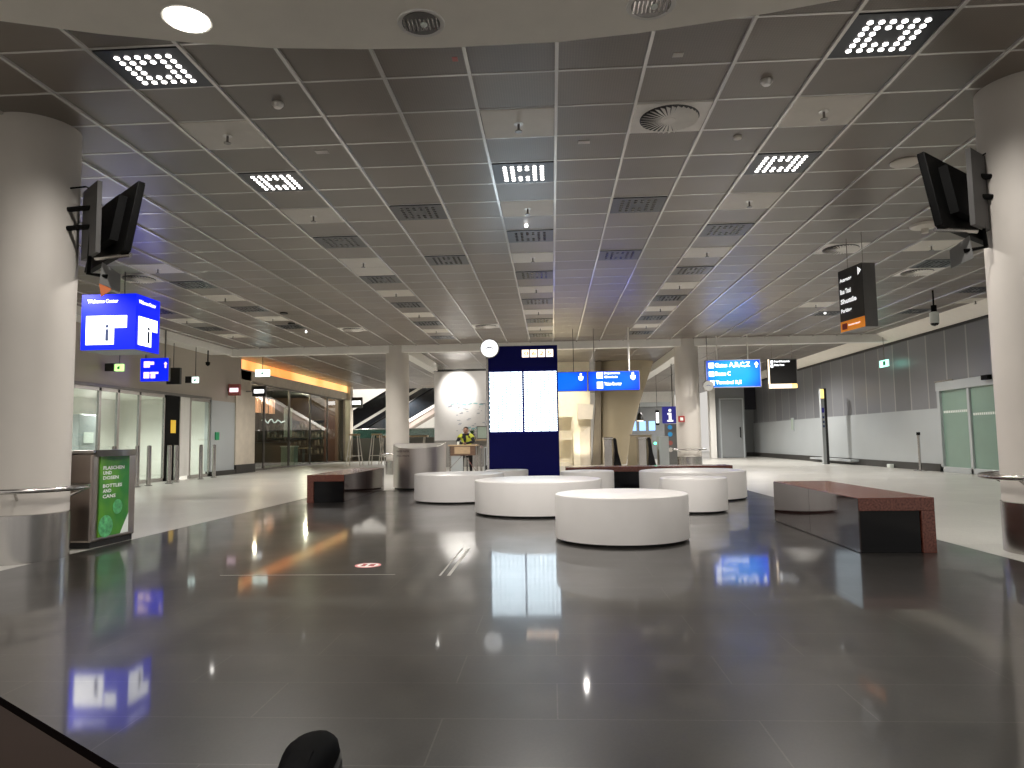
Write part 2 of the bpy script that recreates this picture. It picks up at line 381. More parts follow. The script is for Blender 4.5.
def text(name, s, m, parent, F, w, h, extrude=.002, bold=.012):
    """lettering fitted to w x h metres, lower left corner at the frame's origin"""
    cu = bpy.data.curves.new('t', 'FONT'); cu.body = s; cu.offset = bold; cu.resolution_u = 2
    to = bpy.data.objects.new('t', cu); C.objects.link(to)
    me = bpy.data.meshes.new_from_object(to); bpy.data.objects.remove(to)
    xs = [v.co.x for v in me.vertices]; ys = [v.co.y for v in me.vertices]
    x0, x1, y0, y1 = min(xs), max(xs), min(ys), max(ys)
    b = MB(); vs = [((v.co.x-x0)/(x1-x0)*w, (v.co.y-y0)/(y1-y0)*h, .003) for v in me.vertices]
    b.add(vs, [tuple(p.vertices) for p in me.polygons], F)
    bpy.data.meshes.remove(me); bpy.data.curves.remove(cu)
    return b.build(name, m, parent)
def dup(o, parent=None):
    c = o.copy(); C.objects.link(c)
    if parent is not None: c.parent = parent; c.matrix_parent_inverse = o.matrix_parent_inverse.copy()
    for ch in o.children: dup(ch, c)
    return c
def copy_at(o, loc, rotz=None, label=None, group=None):
    c = dup(o); c.location = loc
    if rotz is not None: c.rotation_euler = (0, 0, rotz)
    if label: c['label'] = label
    if group: c['group'] = group
    return c

# ------------------------------------------------------------ the setting
RX = 10.2; LX = -10.85; DL, DR, DYL = -4.5, 3.6, 14.4
MB().box(-18, 14, -5, 50, -.2, 0).build('floor', 'light_terrazzo', kind='structure')
MB().box(DL, DR, -5, DYL, -.01, .004).build('floor_dark_granite', 'dark_granite', kind='structure')
MB().box(-10.1, RX, 2.9, 21.4, CZ, CZ+.08).build('ceiling', 'ceiling_mesh_tile', kind='structure')
MB().box(-18, RX, 21.62, 39, CZ, CZ+.08).box(-4.4, RX, 39, 50, CZ, CZ+.08).build('ceiling.001', 'ceiling_mesh_tile', kind='structure')
b = MB()
for k in range(-8, 21):
    x = gx(k)
    if -10.1 < x < RX: b.box(x-.014, x+.014, 2.9, 21.4, CZ-.022, CZ+.01)
b.build('trim_1', 'bar_paint', kind='structure')
b = MB()
for r in range(-2, 28):
    y = gy(r)
    if 2.9 < y < 21.4: b.box(-10.1, RX, y-.012, y+.012, CZ-.003, CZ+.01)
b.build('trim_2', 'bar_paint', kind='structure')
b = MB()
for k in range(-14, 21, 2):
    x = gx(k)
    if -16 < x < RX: b.box(x-.014, x+.014, 21.62, 39, CZ-.02, CZ+.01)
for r in range(28, 74, 2):
    b.box(-16, RX, gy(r)-.03, gy(r)+.03, CZ-.004, CZ+.01) if gy(r) < 38.9 else None
b.build('trim_3', 'bar_paint', kind='structure')
# cross beam and the bulkheads that run back from it
MB().box(-10.1, RX, 21.4, 21.66, 3.77, 4.4).build('ceiling_beam', 'white_paint', kind='structure')
MB().box(-10.85, -10.1, 2.9, 21.66, 3.86, 4.2).box(-10.16, -10.04, 2.9, 21.66, 3.80, 4.1).build('trim_4', 'white_paint', kind='structure')
MB().box(4.15, 4.55, 21.66, 46, 3.72, 4.2).build('ceiling_bulkhead', 'white_paint', kind='structure')
MB().box(-4.75, -4.4, 21.66, 28.5, 3.72, 4.2).build('ceiling_bulkhead.001', 'white_paint', kind='structure')
# near curved soffit, lower than the tiled ceiling
arc = [(-5.2, 1.6), (-4.2, 2.45), (-3.4, 3.0), (-2.806, 3.302), (-2.372, 3.455), (-1.889, 3.586), (-1.527, 3.661), (-1.032, 3.715), (-.584, 3.740), (.088, 3.736), (.522, 3.686),
       (.833, 3.628), (1.18, 3.56), (1.503, 3.477), (2.1, 3.25), (2.8, 2.85), (3.5, 2.3), (4.0, 1.6)]
MB().prism(arc, 3.2, 4.1).build('ceiling_soffit', 'soffit_paint', kind='structure')

# right wall: dark base, pale lower panels, metal upper panels, white cornice
wr = MB().box(RX, RX+.2, -5, 16.2, 0, 3.7).box(RX, RX+.2, 19.0, 36, 0, 3.7).box(RX, RX+.2, 16.2, 19.0, 2.33, 3.7)
wr.build('wall_right', 'metal_wall_panel', kind='structure')
MB().box(RX-.05, RX, 19.02, 36, .2, 1.66).box(RX-.05, RX, -5, 16.18, .2, 1.66).build('wall_right_lower', 'lower_panel', kind='structure')
MB().box(RX-.08, RX, 19.02, 36, 0, .2).box(RX-.08, RX, -5, 16.18, 0, .2).build('baseboard_right', 'skirting', kind='structure')
MB().box(RX-.05, RX+.02, -5, 36, 3.66, 3.73).build('trim_5', 'skirting', kind='structure')
MB().prism([(RX-.45, 4.0), (RX+.2, 4.0), (RX+.2, 3.73), (RX-.02, 3.73)], -36, 5, frame((0, 0, 0), (1, 0, 0), (0, 0, 1))).build('trim_6', 'soffit_paint', kind='structure')
# grey end wall with a recess at the right
MB().box(7.75, 9.15, 33.8, 34.2, 0, 4).build('wall_far_right', 'grey_wall', kind='structure')
MB().box(9.15, RX+.2, 36, 36.2, 0, 4).build('wall_recess', 'grey_wall', kind='structure')
MB().box(9.15, RX, 35.6, 36, 2.35, 4).build('recess_shade_block', 'recess_shade', kind='structure')  # solid block coloured dark for the shade of the black opening
MB().box(9.15, RX, 35.94, 36, 0, .2).box(9.15, 9.2, 34.2, 36, 0, .2).build('baseboard_far', 'skirting', kind='structure')
MB().box(7.45, 7.72, 33.5, 33.9, 0, 4).build('wall_pilaster', 'white_paint', kind='structure')
MB().box(-4.4, 8, 46, 46.3, 0, 4).build('wall_back', 'bright_wall', kind='structure')
MB().box(-24, -4.0, 50, 50.3, 0, 9).box(-4.4, -4.1, 39, 50, 4.0, 9).box(-24, -23.7, 39, 50, 0, 9).box(-24, -4.1, 38.9, 39.05, 4.0, 9).build('wall_atrium', 'bright_wall', kind='structure')
MB().box(-24, -4.0, 38.9, 50.3, 9, 9.2).build('ceiling_atrium', 'white_paint', kind='structure')
spot('atrium_fill_lamp', (-13, 45.5, 8.9), (-13, 47.5, 0), 1300, 160, .6); spot('atrium_fill_lamp', (-8, 47, 8.9), (-9, 50, 3), 1000, 160, .6)  # unseen lamps, added to brighten the atrium walls
# door in the grey wall
d = MB().box(8.02, 9.02, 33.74, 33.8, 0.02, 2.75).build('door_1', 'grey_wall', kind='structure')
MB().box(7.96, 8.02, 33.72, 33.8, 0, 2.82).box(9.02, 9.08, 33.72, 33.8, 0, 2.82).box(7.96, 9.08, 33.72, 33.8, 2.76, 2.82).build('door_frame', 'lower_panel', d)
MB().tube([(8.88, 33.66, .95), (8.88, 33.66, 1.45)], .02).box(8.86, 8.9, 33.66, 33.74, 1.0, 1.03).box(8.86, 8.9, 33.66, 33.74, 1.37, 1.4).build('door_handle', 'black_plastic', d)
# left side: beige bulkhead over the doors, silver panel, cream pillar
MB().box(LX-.25, LX, -5, 23.9, 2.42, 4.2).box(LX-.25, LX, -5, 15.0, 0, 2.42).build('wall_left', 'beige_wall', kind='structure')
MB().box(LX-.2, LX+.02, 21.75, 23.4, .15, 2.42).build('wall_left_panel', 'lower_panel', kind='structure')
MB().box(LX-.15, LX+.06, 23.4, 24.95, .3, 2.9).build('wall_left_pillar', 'beige_stone', kind='structure')
MB().box(LX-.15, LX+.08, 21.75, 24.95, 0, .15).box(LX-.15, LX+.1, 23.4, 24.95, 0, .3).build('baseboard_left', 'skirting', kind='structure')
MB().box(LX-.35, LX-.1, 23.9, 37.2, 3.3, 4.0).box(LX-.35, LX-.1, 23.4, 24.95, 2.9, 4.0).box(LX-.35, LX+.1, 36.9, 37.4, 0, 4.0).build('wall_left_shop', 'beige_stone', kind='structure')
# room behind the glass doors
MB().box(-15, -14.8, 13.5, 24, 0, 2.6).box(-15, LX-.2, 23.0, 23.2, 0, 2.6).build('wall_lobby', 'white_paint', kind='structure')
MB().box(-15, LX-.25, 13.5, 24, 2.55, 2.7).build('ceiling_lobby', 'white_paint', kind='structure')
# shop room
MB().box(-16, -15.8, 24.5, 38, 0, 3.6).box(-16, -11.3, 37.0, 37.2, 0, 3.6).box(-16, -11.35, 24.4, 24.6, 0, 3.6).build('wall_shop', 'brown_wall', kind='structure')
MB().box(-16, -11.3, 24.4, 37.2, 3.45, 3.6).build('ceiling_shop', 'dark_ceiling', kind='structure')

# glass door front on the left (door_2 ...)
def left_pane(n, y0, y1, slide=False, name='window_'):
    fr = MB(); t = .045
    x0, x1 = LX-.06, LX
    fr.box(x0, x1, y0, y0+t, 0, 2.42).box(x0, x1, y1-t, y1, 0, 2.42).box(x0, x1, y0, y1, 2.34, 2.42).box(x0, x1, y0, y1, 0, .10)
    o = fr.build(name + str(n), 'steel', kind='structure')
    MB().box(LX-.036, LX-.024, y0+t, y1-t, .10, 2.34).build('pane', 'clear_glass', o)
    return o
ys = [15.0, 16.25, 16.98, 17.9, 19.1]
for i in range(4): left_pane(i+1, ys[i], ys[i+1])
o = left_pane(5, 20.5, 21.72)
o = MB().box(LX-.05, LX, 19.15, 19.85, 0, 2.42).build('door_2', 'black_plastic', kind='structure')
MB().box(LX, LX+.01, 19.40, 19.66, 1.35, 1.72).build('yellow_sticker', 'yellow_sticker', o)
o = MB().box(LX-.06, LX, 19.85, 20.5, .10, 2.42).build('door_3', 'white_paint', kind='structure')
MB().box(LX-.01, LX+.015, 19.85, 19.90, 0, 2.42).box(LX-.01, LX+.015, 20.45, 20.5, 0, 2.42).build('door_frame', 'steel', o)
MB().box(-11.0, LX+.04, 15.0, 21.72, 2.42, 2.50).build('trim_7', 'steel_dark', kind='structure')

# sliding door in the right wall
DY0, DYM, DY1 = 16.25, 17.62, 19.0
o = MB().box(RX-.08, RX+.05, DY0, DY0+.09, 0, 2.33).box(RX-.08, RX+.05, DY1-.12, DY1, 0, 2.33).box(RX-.10, RX+.05, DY0, DY1, 2.10, 2.33).box(RX-.08, RX+.05, DYM-.05, DYM+.05, 0, 2.1).box(RX-.08, RX+.05, DY0, DY1, 0, .14).build('door_4', 'lower_panel', kind='structure', bevel=.008)
g = MB().box(RX-.01, RX+.01, DYM+.05, DY1-.12, .14, 2.1).build('door_leaf', 'frosted_glass', o)
g2 = MB().box(RX-.03, RX-.01, DY0+.09, DYM-.05, .14, 2.1).build('door_leaf', 'frosted_glass', o)
for gg, a, c_, zz, xx in ((g, DYM+.10, DY1-.16, 1.52, RX-.014), (g2, DY0+.13, DYM-.09, 1.42, RX-.034)):
    bb = MB(); n = 14
    for i in range(n):
        y = a + (c_-a)*(i+.5)/n; bb.box(xx, xx+.003, y-.026, y+.026, zz, zz+.06)
    bb.build('safety_squares', 'poster_white', gg)
MB().box(RX-.2, RX-.10, DY0+.35, DY0+.6, 2.22, 2.33).build('motion_sensor', 'black_plastic', o)
MB().box(RX-.12, RX-.09, DYM+.55, DY1, 2.33, 2.36).build('door_track', 'steel', o)

# ------------------------------------------------------------ round columns
def column(x, y, label, rail_ring=True):
    t = thing('round_column', label, 'column', (x, y, 0))
    MB().lathe([(.36, .42), (.36, CZ)], x, y, 64).build('shaft', 'column_paint', t, smooth=True)
    MB().lathe([(.372, .0), (.372, .415), (.36, .42)], x, y, 64).build('steel_plinth', 'steel', t, smooth=True)
    pts = [(x+.50*math.cos(2*PI*i/48), y+.50*math.sin(2*PI*i/48), .63) for i in range(48)]
    r = MB().tube(pts, .022, 12, closed=True).build('ring_rail', 'steel', t, smooth=True)
    br = MB()
    for i in range(4):
        a = PI/4 + i*PI/2 - .25
        br.tube([(x+.36*math.cos(a), y+.36*math.sin(a), .55), (x+.50*math.cos(a), y+.50*math.sin(a), .62)], .012, 8)
    br.build('rail_bracket', 'steel', r, smooth=True)
    return t
column(-4.80, 6.15, 'round off-white column with the black-backed monitor, beside the recycling bin with green poster')
column(4.17, 6.15, 'round off-white column at the right edge with steel plinth and ring rail')
column(-4.82, 21.7, 'far round column beside the steel bin, behind the left bench')
t = column(4.17, 21.7, 'far round column carrying the small red fire alarm box')
fb = MB().box(3.80, 3.98, 21.27, 21.35, 1.46, 1.64).build('fire_alarm', 'red_sign', kind=None); tag(fb, 'small red fire alarm call box fixed on the far column', 'fire alarm')
MB().box(3.845, 3.935, 21.262, 21.27, 1.505, 1.595).build('call_plate', 'poster_white', fb)

# ------------------------------------------------------------ white drum seats
def drum(x, y, r, label, h=.455):
    t = thing('round_seat', label, 'seat', (x, y, 0), group=None)
    e = .018
    MB().lathe([(r-.02, .028), (r, .03), (r, h-e), (r-e*.3, h-e*.3), (r-e, h), (0, h)], x, y, 96).build('drum_body', 'drum_white', t, smooth=True)
    MB().lathe([(r-.045, .004), (r-.045, .03)], x, y, 64).build('recessed_base', 'rubber', t, smooth=True)
drum(.677, 7.15, .66, 'large white drum seat nearest the camera')
drum(-.21, 9.84, .88, 'wide white drum seat behind and left of the nearest one, in front of the display')
drum(-1.585, 11.87, .755, 'white drum seat in front of the round steel bin')
drum(-.853, 13.03, .40, 'small white drum seat tucked against the foot of the blue display')
drum(1.906, 9.756, .45, 'small white drum seat on the right, nearest the reddish bench')
drum(2.305, 11.87, .8625, 'wide white drum seat just behind the small one on the right')
drum(.585, 12.15, .46, 'small white drum seat just right of the blue display, before the long bench')

# ------------------------------------------------------------ granite benches
def bench(x0, x1, y0, y1, rot, pivot, legs_side, label, h=.465):
    """legs_side: +1 granite slab leg on the +x end of the near face, -1 on the -x end"""
    t = thing('granite_bench', label, 'bench', (pivot[0], pivot[1], 0), rot)
    R = Matrix.Translation((pivot[0], pivot[1], 0)) @ Matrix.Rotation(rot, 4, 'Z')
    W = x1-x0; L = y1-y0; a = .11
    MB().box(0, W, 0, L, h-a, h, R).build('seat_slab', 'granite_bench', t, bevel=.004)
    if legs_side > 0: MB().box(W-a, W, 0, L, 0.004, h-a, R).build('leg_slab', 'granite_bench', t, bevel=.004)
    else: MB().box(0, a, 0, L, 0.004, h-a, R).build('leg_slab', 'granite_bench', t, bevel=.004)
    i0, i1 = (0.0, W-a) if legs_side > 0 else (a, W)
    MB().box(i0+.012, i1-.012, .015, L-.015, .006, h-a, R).build('black_core', 'black_gloss', t)
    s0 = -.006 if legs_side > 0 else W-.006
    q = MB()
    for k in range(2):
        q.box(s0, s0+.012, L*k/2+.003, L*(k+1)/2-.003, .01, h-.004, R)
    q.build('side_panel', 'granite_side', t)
bench(0, .62, 0, 2.36, -.012, (2.575, 6.14), 1, 'long reddish granite bench at the right edge of the dark floor')
bench(0, .63, 0, 2.9, .010, (-4.12, 11.62), -1, 'reddish granite bench on the left, near the round steel bin')
t = thing('granite_bench', 'low reddish granite bench standing crosswise behind the drum seats', 'bench', (.25, 13.9, 0))
MB().box(.25, 3.42, 13.62, 14.22, .36, .455).build('seat_slab', 'granite_bench', t, bevel=.004)
ML().box(.25, .36, 13.62, 14.22, .004, .36).box(3.31, 3.42, 13.62, 14.22, .004, .36).build('leg_slab', 'granite_bench', t)
MB().box(.38, 3.29, 13.66, 14.18, .006, .36).build('black_core', 'black_gloss', t)

# ------------------------------------------------------------ blue information pillar
DX0, DX1, DYF = -1.225, .135, 13.6
t = thing('display_pillar', 'tall dark blue information pillar with two bright departure screens', 'information display', (-.54, 13.75, 0))
MB().box(DX0, DX1, DYF, DYF+.42, .004, 2.84).build('cabinet', 'navy', t, bevel=.01)
MB().box(DX0-.045, DX0-.002, DYF+.02, DYF+.40, .004, 2.80).build('side_trim', 'steel', t)
for i, (a, c_) in enumerate(((-1.205, -.565), (-.525, .105))):
    s_ = MB().box(a, c_, DYF-.012, DYF, 1.165, 2.325).build('departure_screen', 'schedule_screen', t)
q = MB()
for k in range(4):
    x = -.555 + k*.157; q.box(x, x+.135, DYF-.01, DYF, 2.61, 2.755)
q.build('digit_panel', 'warm_digit', t)
text('digit', '0 6 2 5', 'orange_sign', t, frame((-.515, DYF-.012, 2.645), (1, 0, 0), (0, 0, 1)), .53, .075)

def clock(x, y, z, r, m, label, rod=True, lit=False, handcol='blue_text'):
    t = thing('wall_clock', label, 'clock', (x, y, z))
    F = frame((x, y, z), (1, 0, 0), (0, 0, 1))
    MB().lathe([(r, -.05), (r+.012, -.02), (r+.012, .04), (r, .05)], 0, 0, 40, F).build('clock_case', 'steel', t, smooth=True)
    MB().lathe([(r-.005, .05), (r-.005, .058)], 0, 0, 40, F).build('clock_face', m, t)
    MB().prism([(-.62*r, -.10*r), (0, .06*r), (.72*r, -.14*r), (.05*r, .16*r), (-.1*r, .16*r)], .06, .066, F).build('clock_hand', handcol, t)
    if rod: MB().tube([(x, y, z+r), (x, y, CZ-.01)], .012, 8).build('hanging_rod', 'steel', t)
clock(-1.175, 13.45, 2.775, .175, 'clock_lit', 'bright white round clock on the top corner of the blue display', rod=False)
clock(-5.56, 24, 2.66, .18, 'clock_dim', 'purplish round clock hanging before the escalators')
clock(4.614, 20.85, 2.50, .15, 'clock_grey', 'grey round clock at the lower corner of the large blue gate sign')

# ------------------------------------------------------------ hanging signs
def rods(b_, xs, y, z0, r=.008):
    for x in xs: b_.tube([(x, y, z0), (x, y, CZ)], r, 8)
    return b_
# large blue gate sign
t = thing('gate_sign', 'large bright blue hanging gate sign reading A,B,C,Z', 'sign', (5.4, 21.0, 2.44))
MB().box(4.59, 6.19, 20.98, 21.1, 2.45, 3.27).build('sign_case', 'sign_grey', t)
MB().box(4.61, 6.17, 20.965, 20.98, 2.47, 3.25).build('sign_face', 'blue_box', t)
MB().box(4.585, 6.195, 20.955, 20.985, 3.25, 3.275).box(4.585, 6.195, 20.955, 20.985, 2.445, 2.47).box(6.17, 6.195, 20.955, 20.985, 2.445, 3.27).box(4.585, 4.61, 20.955, 20.985, 2.445, 3.27).build('sign_frame', 'lower_panel', t)
rods(ML(), (4.95, 5.85), 21.04, 3.27, .02).build('hanging_rod', 'white_paint', t)
Fd = lambda x, z, y=20.963: frame((x, y, z), (1, 0, 0), (0, 0, 1))
text('lettering', 'A,B,C,Z', 'white_light', t, Fd(5.27, 3.03), .62, .17, bold=.03)
text('lettering', 'Gates', 'white_light', t, Fd(4.86, 3.05), .36, .13, bold=.03)
text('lettering', 'Busse C', 'white_light', t, Fd(4.87, 2.80), .44, .13, bold=.03)
text('lettering', 'Terminal B,E', 'white_light', t, Fd(4.87, 2.53), .75, .13, bold=.03)
ML().box(4.68, 4.83, 20.955, 20.965, 3.03, 3.19).box(4.68, 4.83, 20.955, 20.965, 2.78, 2.93).box(4.72, 4.83, 20.955, 20.965, 2.52, 2.66).build('pictogram', 'white_light', t)
MB().prism([(.05, 0), (.09, 0), (.09, .09), (.14, .09), (.07, .17), (0, .09), (.05, .09)], 0, .006, Fd(6.0, 3.03)).build('arrow', 'white_light', t)
# black and orange sign beside it
t = thing('shop_sign', 'black hanging sign with glowing yellow foot beside the blue gate sign', 'sign', (7.0, 21.5, 2.43))
MB().box(6.56, 7.42, 21.48, 21.6, 2.43, 3.32).build('sign_case', 'sign_grey', t)
MB().box(6.60, 7.39, 21.465, 21.48, 2.57, 3.28).build('sign_face', 'black_sign', t)
MB().box(6.57, 7.24, 21.465, 21.48, 2.43, 2.56).build('glowing_foot', 'cream_light_strip', t)
MB().box(7.24, 7.40, 21.463, 21.48, 2.43, 2.56).build('yellow_field', 'yellow_light', t)
MB().box(6.56, 6.60, 21.46, 21.48, 2.56, 3.31).build('glowing_edge', 'cream_light_strip', t)
text('lettering', 'Shops & Restaurants', 'white_light', t, Fd(6.74, 3.20, 21.462), .46, .075, bold=.03)
text('lettering', 'Duty Free', 'white_light', t, Fd(6.74, 3.09, 21.462), .30, .075, bold=.03)
ML().box(6.64, 6.71, 21.455, 21.465, 3.18, 3.27).box(6.64, 6.71, 21.455, 21.465, 3.06, 3.15).build('pictogram', 'white_light', t)
rods(ML(), (6.7, 7.3), 21.54, 3.31, .008).build('hanging_rod', 'steel', t)
# double blue sign in the centre
t = thing('departure_sign', 'wide blue hanging sign in two modules, right of the blue display', 'sign', (1.3, 19, 2.28))
for a, c_ in ((-.35, .985), (1.005, 2.39)):
    MB().box(a, c_, 18.985, 19.1, 2.29, 2.82).build('sign_case', 'sign_grey', t)
    MB().box(a+.015, c_-.015, 18.97, 18.985, 2.305, 2.805).build('sign_face', 'blue_box_wide', t)
Fc = lambda x, z: frame((x, 18.968, z), (1, 0, 0), (0, 0, 1))
for x in (.76, 2.16):
    MB().prism([(.045, .2), (.045, .12), (0, .12), (.015, .03), (.07, 0), (.125, .03), (.14, .12), (.095, .12), (.095, .2)], 0, .006, Fc(x-.02, 2.57)).build('arrow', 'white_light', t)
text('lettering', 'Departures', 'white_light', t, Fc(1.44, 2.72), .42, .07, bold=.03)
text('lettering', 'Check-in', 'white_light', t, Fc(1.44, 2.63), .36, .06, bold=.03)
text('lettering', 'Ticket Counter', 'white_light', t, Fc(1.44, 2.43), .46, .09, bold=.03)
ML().box(1.24, 1.40, 18.96, 18.97, 2.62, 2.79).box(1.24, 1.40, 18.96, 18.97, 2.35, 2.53).build('pictogram', 'white_light', t)
rods(ML(), (.62, 1.18), 19.04, 2.82, .009).build('hanging_rod', 'steel_dark', t)
MB().tube([(2.12, 19.04, 2.82), (2.12, 19.04, CZ)], .025, 8).build('hanging_rod', 'white_paint', t)

# blue welcome cube on the left
yaw = 0.0
t = thing('welcome_cube', 'glowing blue hanging cube reading Welcome Center', 'sign', (-7.45, 11.8, 2.62))
X0, X1, Y0, Y1, Z0, Z1 = -7.92, -6.97, 11.3, 12.02, 2.62, 3.57
MB().box(X0+.012, X1-.012, Y0+.012, Y1-.012, Z0, Z1).build('cube_case', 'sign_grey', t)
MB().box(X0, X1, Y0, Y0+.012, Z0+.004, Z1).build('blue_face', 'blue_light', t)
MB().box(X1-.012, X1, Y0+.012, Y1, Z0+.004, Z1).build('blue_face', 'blue_light', t)
Fa = lambda x, z: frame((x, Y0-.002, z), (1, 0, 0), (0, 0, 1))
Fb = lambda y, z: frame((X1+.002, y, z), (0, 1, 0), (0, 0, 1))
text('lettering', 'Welcome Center', 'white_light', t, Fa(X0+.10, Z1-.15), .54, .065, bold=.035)
text('lettering', 'Welcome Center', 'white_light', t, Fb(Y0+.08, Z1-.15), .50, .065, bold=.035)
ML().box(X0+.09, X0+.58, Y0-.008, Y0-.001, Z0+.09, Z0+.58).build('pictogram', 'white_light', t)
ML().box(X0+.60, X0+.80, Y0-.008, Y0-.001, Z0+.37, Z0+.58).build('pictogram', 'white_light', t)
ML().box(X1+.001, X1+.008, Y0+.08, Y0+.46, Z0+.09, Z0+.58).build('pictogram', 'white_light', t)
ML().box(X1+.001, X1+.008, Y0+.47, Y0+.64, Z0+.37, Z0+.58).build('pictogram', 'white_light', t)
text('information_letter', 'i', 'blue_text', t, frame((X0+.43, Y0-.010, Z0+.15), (1, 0, 0), (0, 0, 1)), .065, .28, bold=.02)
text('information_letter', 'i', 'blue_text', t, frame((X1+.010, Y0+.33, Z0+.15), (0, 1, 0), (0, 0, 1)), .075, .28, bold=.02)
rods(ML(), (-7.3, -7.7), 11.5, Z1, .010).build('hanging_rod', 'steel_dark', t)
# second blue sign below and behind it
t = thing('blue_hanging_sign', 'small blue hanging sign with pink-white pictograms below the welcome cube', 'sign', (-10.3, 17.9, 2.6))
MB().box(-10.62, -9.88, 17.5, 17.6, 2.66, 3.26).build('sign_case', 'sign_grey', t)
MB().box(-10.62, -9.88, 17.487, 17.5, 2.66, 3.26).build('sign_face', 'blue_light', t)
Fg = lambda x, z: frame((x, 17.485, z), (1, 0, 0), (0, 0, 1))
ML().box(-10.53, -10.37, 17.478, 17.487, 3.02, 3.18).box(-10.37, -10.26, 17.478, 17.487, 3.09, 3.17).box(-10.53, -10.38, 17.478, 17.487, 2.74, 2.90).box(-10.34, -10.22, 17.478, 17.487, 2.74, 2.84).box(-10.36, -10.14, 17.478, 17.487, 2.85, 2.90).build('pictogram', 'pink_light', t)
MB().prism([(.03, 0), (.07, 0), (.07, .10), (.1, .10), (.05, .16), (0, .10), (.03, .10)], 0, .006, Fg(-10.0, 3.0)).build('arrow', 'pink_light', t)
rods(ML(), (-10.52, -10.0), 17.55, 3.26, .02).build('hanging_rod', 'steel_dark', t)
o = MB().box(-10.72, -10.34, 18.9, 19.0, 2.70, 3.16).build('hanging_board', 'black_sign'); tag(o, 'plain dark hanging board right beside the small blue sign', 'sign')
MB().tube([(-10.55, 18.95, 3.16), (-10.55, 18.95, 3.86)], .012, 8).build('hanging_rod', 'steel_dark', o)

# black hanging sign on the right, seen at an angle
rz = 0.17
t = thing('direction_sign', 'black hanging sign board with white lines of text and an orange foot', 'sign', (4.55, 10.3, 2.56), rz)
R = Matrix.Translation((4.55, 10.3, 0)) @ Matrix.Rotation(rz, 4, 'Z')
MB().box(.006, .21, .006, .60, 2.56, 3.50, R).build('sign_case', 'sign_grey', t)
MB().box(0, .006, 0, .60, 2.72, 3.50, R).build('sign_face', 'black_sign', t)
MB().box(0, .006, 0, .60, 2.56, 2.715, R).build('orange_foot', 'orange_sign', t)
def Fs(v, z):
    o_ = R @ Vector((-.002, v, z)); return frame(o_, R.to_3x3() @ Vector((0, -1, 0)), (0, 0, 1))
for tx, z, wd in (('Ausgang', 3.30, .30), ('Exit', 3.31, .20), ('Bus Taxi', 3.13, .27), ('Shuttle', 2.98, .40), ('Parking', 2.83, .27)):
    if tx == 'Exit': continue
    text('lettering', tx, 'sign_text', t, Fs(.56, z), wd, .075, bold=.04)
text('lettering', 'Autovermietung', 'sign_text', t, Fs(.40, 2.62), .30, .04, bold=.03)
MB().box(-.006, 0, .43, .55, 2.59, 2.68, R).build('red_logo', 'red_sign', t)
MB().prism([(0, 0), (.08, .06), (0, .12)], 0, .004, Fs(.10, 3.34)).build('arrow', 'sign_text', t)
q = ML()
for v in (.12, .5):
    p = R @ Vector((.1, v, 0)); q.tube([(p.x, p.y, 3.5), (p.x, p.y, CZ)], .006, 8)
q.build('hanging_rod', 'steel', t)

# ------------------------------------------------------------ monitors at the near columns
def monitor(side, cx, label, orange):
    """monitor facing into the hall, on arms off the column; side -1 = left column"""
    s = -side    # direction towards the middle of the hall
    near = Vector(((-3.70 if side < 0 else 3.215), 5.93, 0)); wdir = Vector((-s*.766, .643, 0))
    n = Vector((s*.643, .766, 0))      # the way the screen looks
    t = thing('monitor', label, 'monitor', (near.x, near.y, 2.7))
    top, bot = near + n*.06, near - n*.05
    ztop, zbot = 3.385, 2.72
    # tilted slab
    F = Matrix(((wdir.x, (top-bot).x, n.x, bot.x), (wdir.y, (top-bot).y, n.y, bot.y), (0, ztop-zbot, -.12, zbot), (0, 0, 0, 1)))
    MB().box(0, 1.12, 0, 1, -.03, .03, F).build('screen_case', 'black_plastic', t, bevel=.006)
    MB().box(.015, 1.105, .02, .98, .031, .036, F).build('screen_glass', 'black_gloss', t)
    MB().box(.22, .62, .2, .85, -.10, -.03, F).build('rear_housing', 'black_plastic', t)
    # grey mounting plate standing between column and screen
    p0 = near + wdir*.28 - n*.20
    F2 = Matrix(((wdir.x, 0, n.x, p0.x), (wdir.y, 0, n.y, p0.y), (0, 1, 0, 0), (0, 0, 0, 1)))
    MB().box(0, .42, 2.74, 3.40, -.02, .02, F2).build('mounting_plate', 'mount_grey', t)
    c = Vector((cx, 6.15, 0)); d_ = (c-(p0+wdir*.2)); d_.z = 0
    a = p0 + wdir*.2
    q = MB()
    for z in (3.20, 3.02): q.tube([(a.x, a.y, z), (a.x+d_.x*.50, a.y+d_.y*.50, z)], .025, 8)
    q.tube([(a.x, a.y, 2.98), (a.x-.02*s, a.y, 2.58), (a.x+.16*s, a.y, 2.55)], .02, 8)
    q.build('mounting_arm', 'black_plastic', t, smooth=True)
    MB().tube([(a.x, a.y, 3.36), (a.x-.1*s, a.y+.05, 3.42), (a.x+d_.x*.52, a.y+d_.y*.52, 3.40)], .008, 6).build('cable', 'black_plastic', t)
    F = frame((a.x+.10*s, a.y-.02, 2.42), (.8*s, .6, 0), (0, 0, 1))
    MB().prism([(0, .06), (.02, .26), (.17, .16), (.17, 0)], -.012, .012, F).build('bracket_plate', 'sign_grey', t)
    if orange: MB().prism([(.02, -.06), (.0, .06), (.11, .06), (.09, .0)], -.01, .01, F).build('orange_tab', 'orange_cloth', t)
    q = MB().tube([(a.x+.05*s, a.y, 2.72), (near.x-.02*s, near.y, 2.70)], .02, 8).build('steel_bar', 'steel', t)
    return a
a = monitor(-1, -4.80, 'black monitor seen from behind on the left column, above the blue cube', True)
a2 = monitor(1, 4.17, 'black monitor seen from behind on the column at the right edge', False)
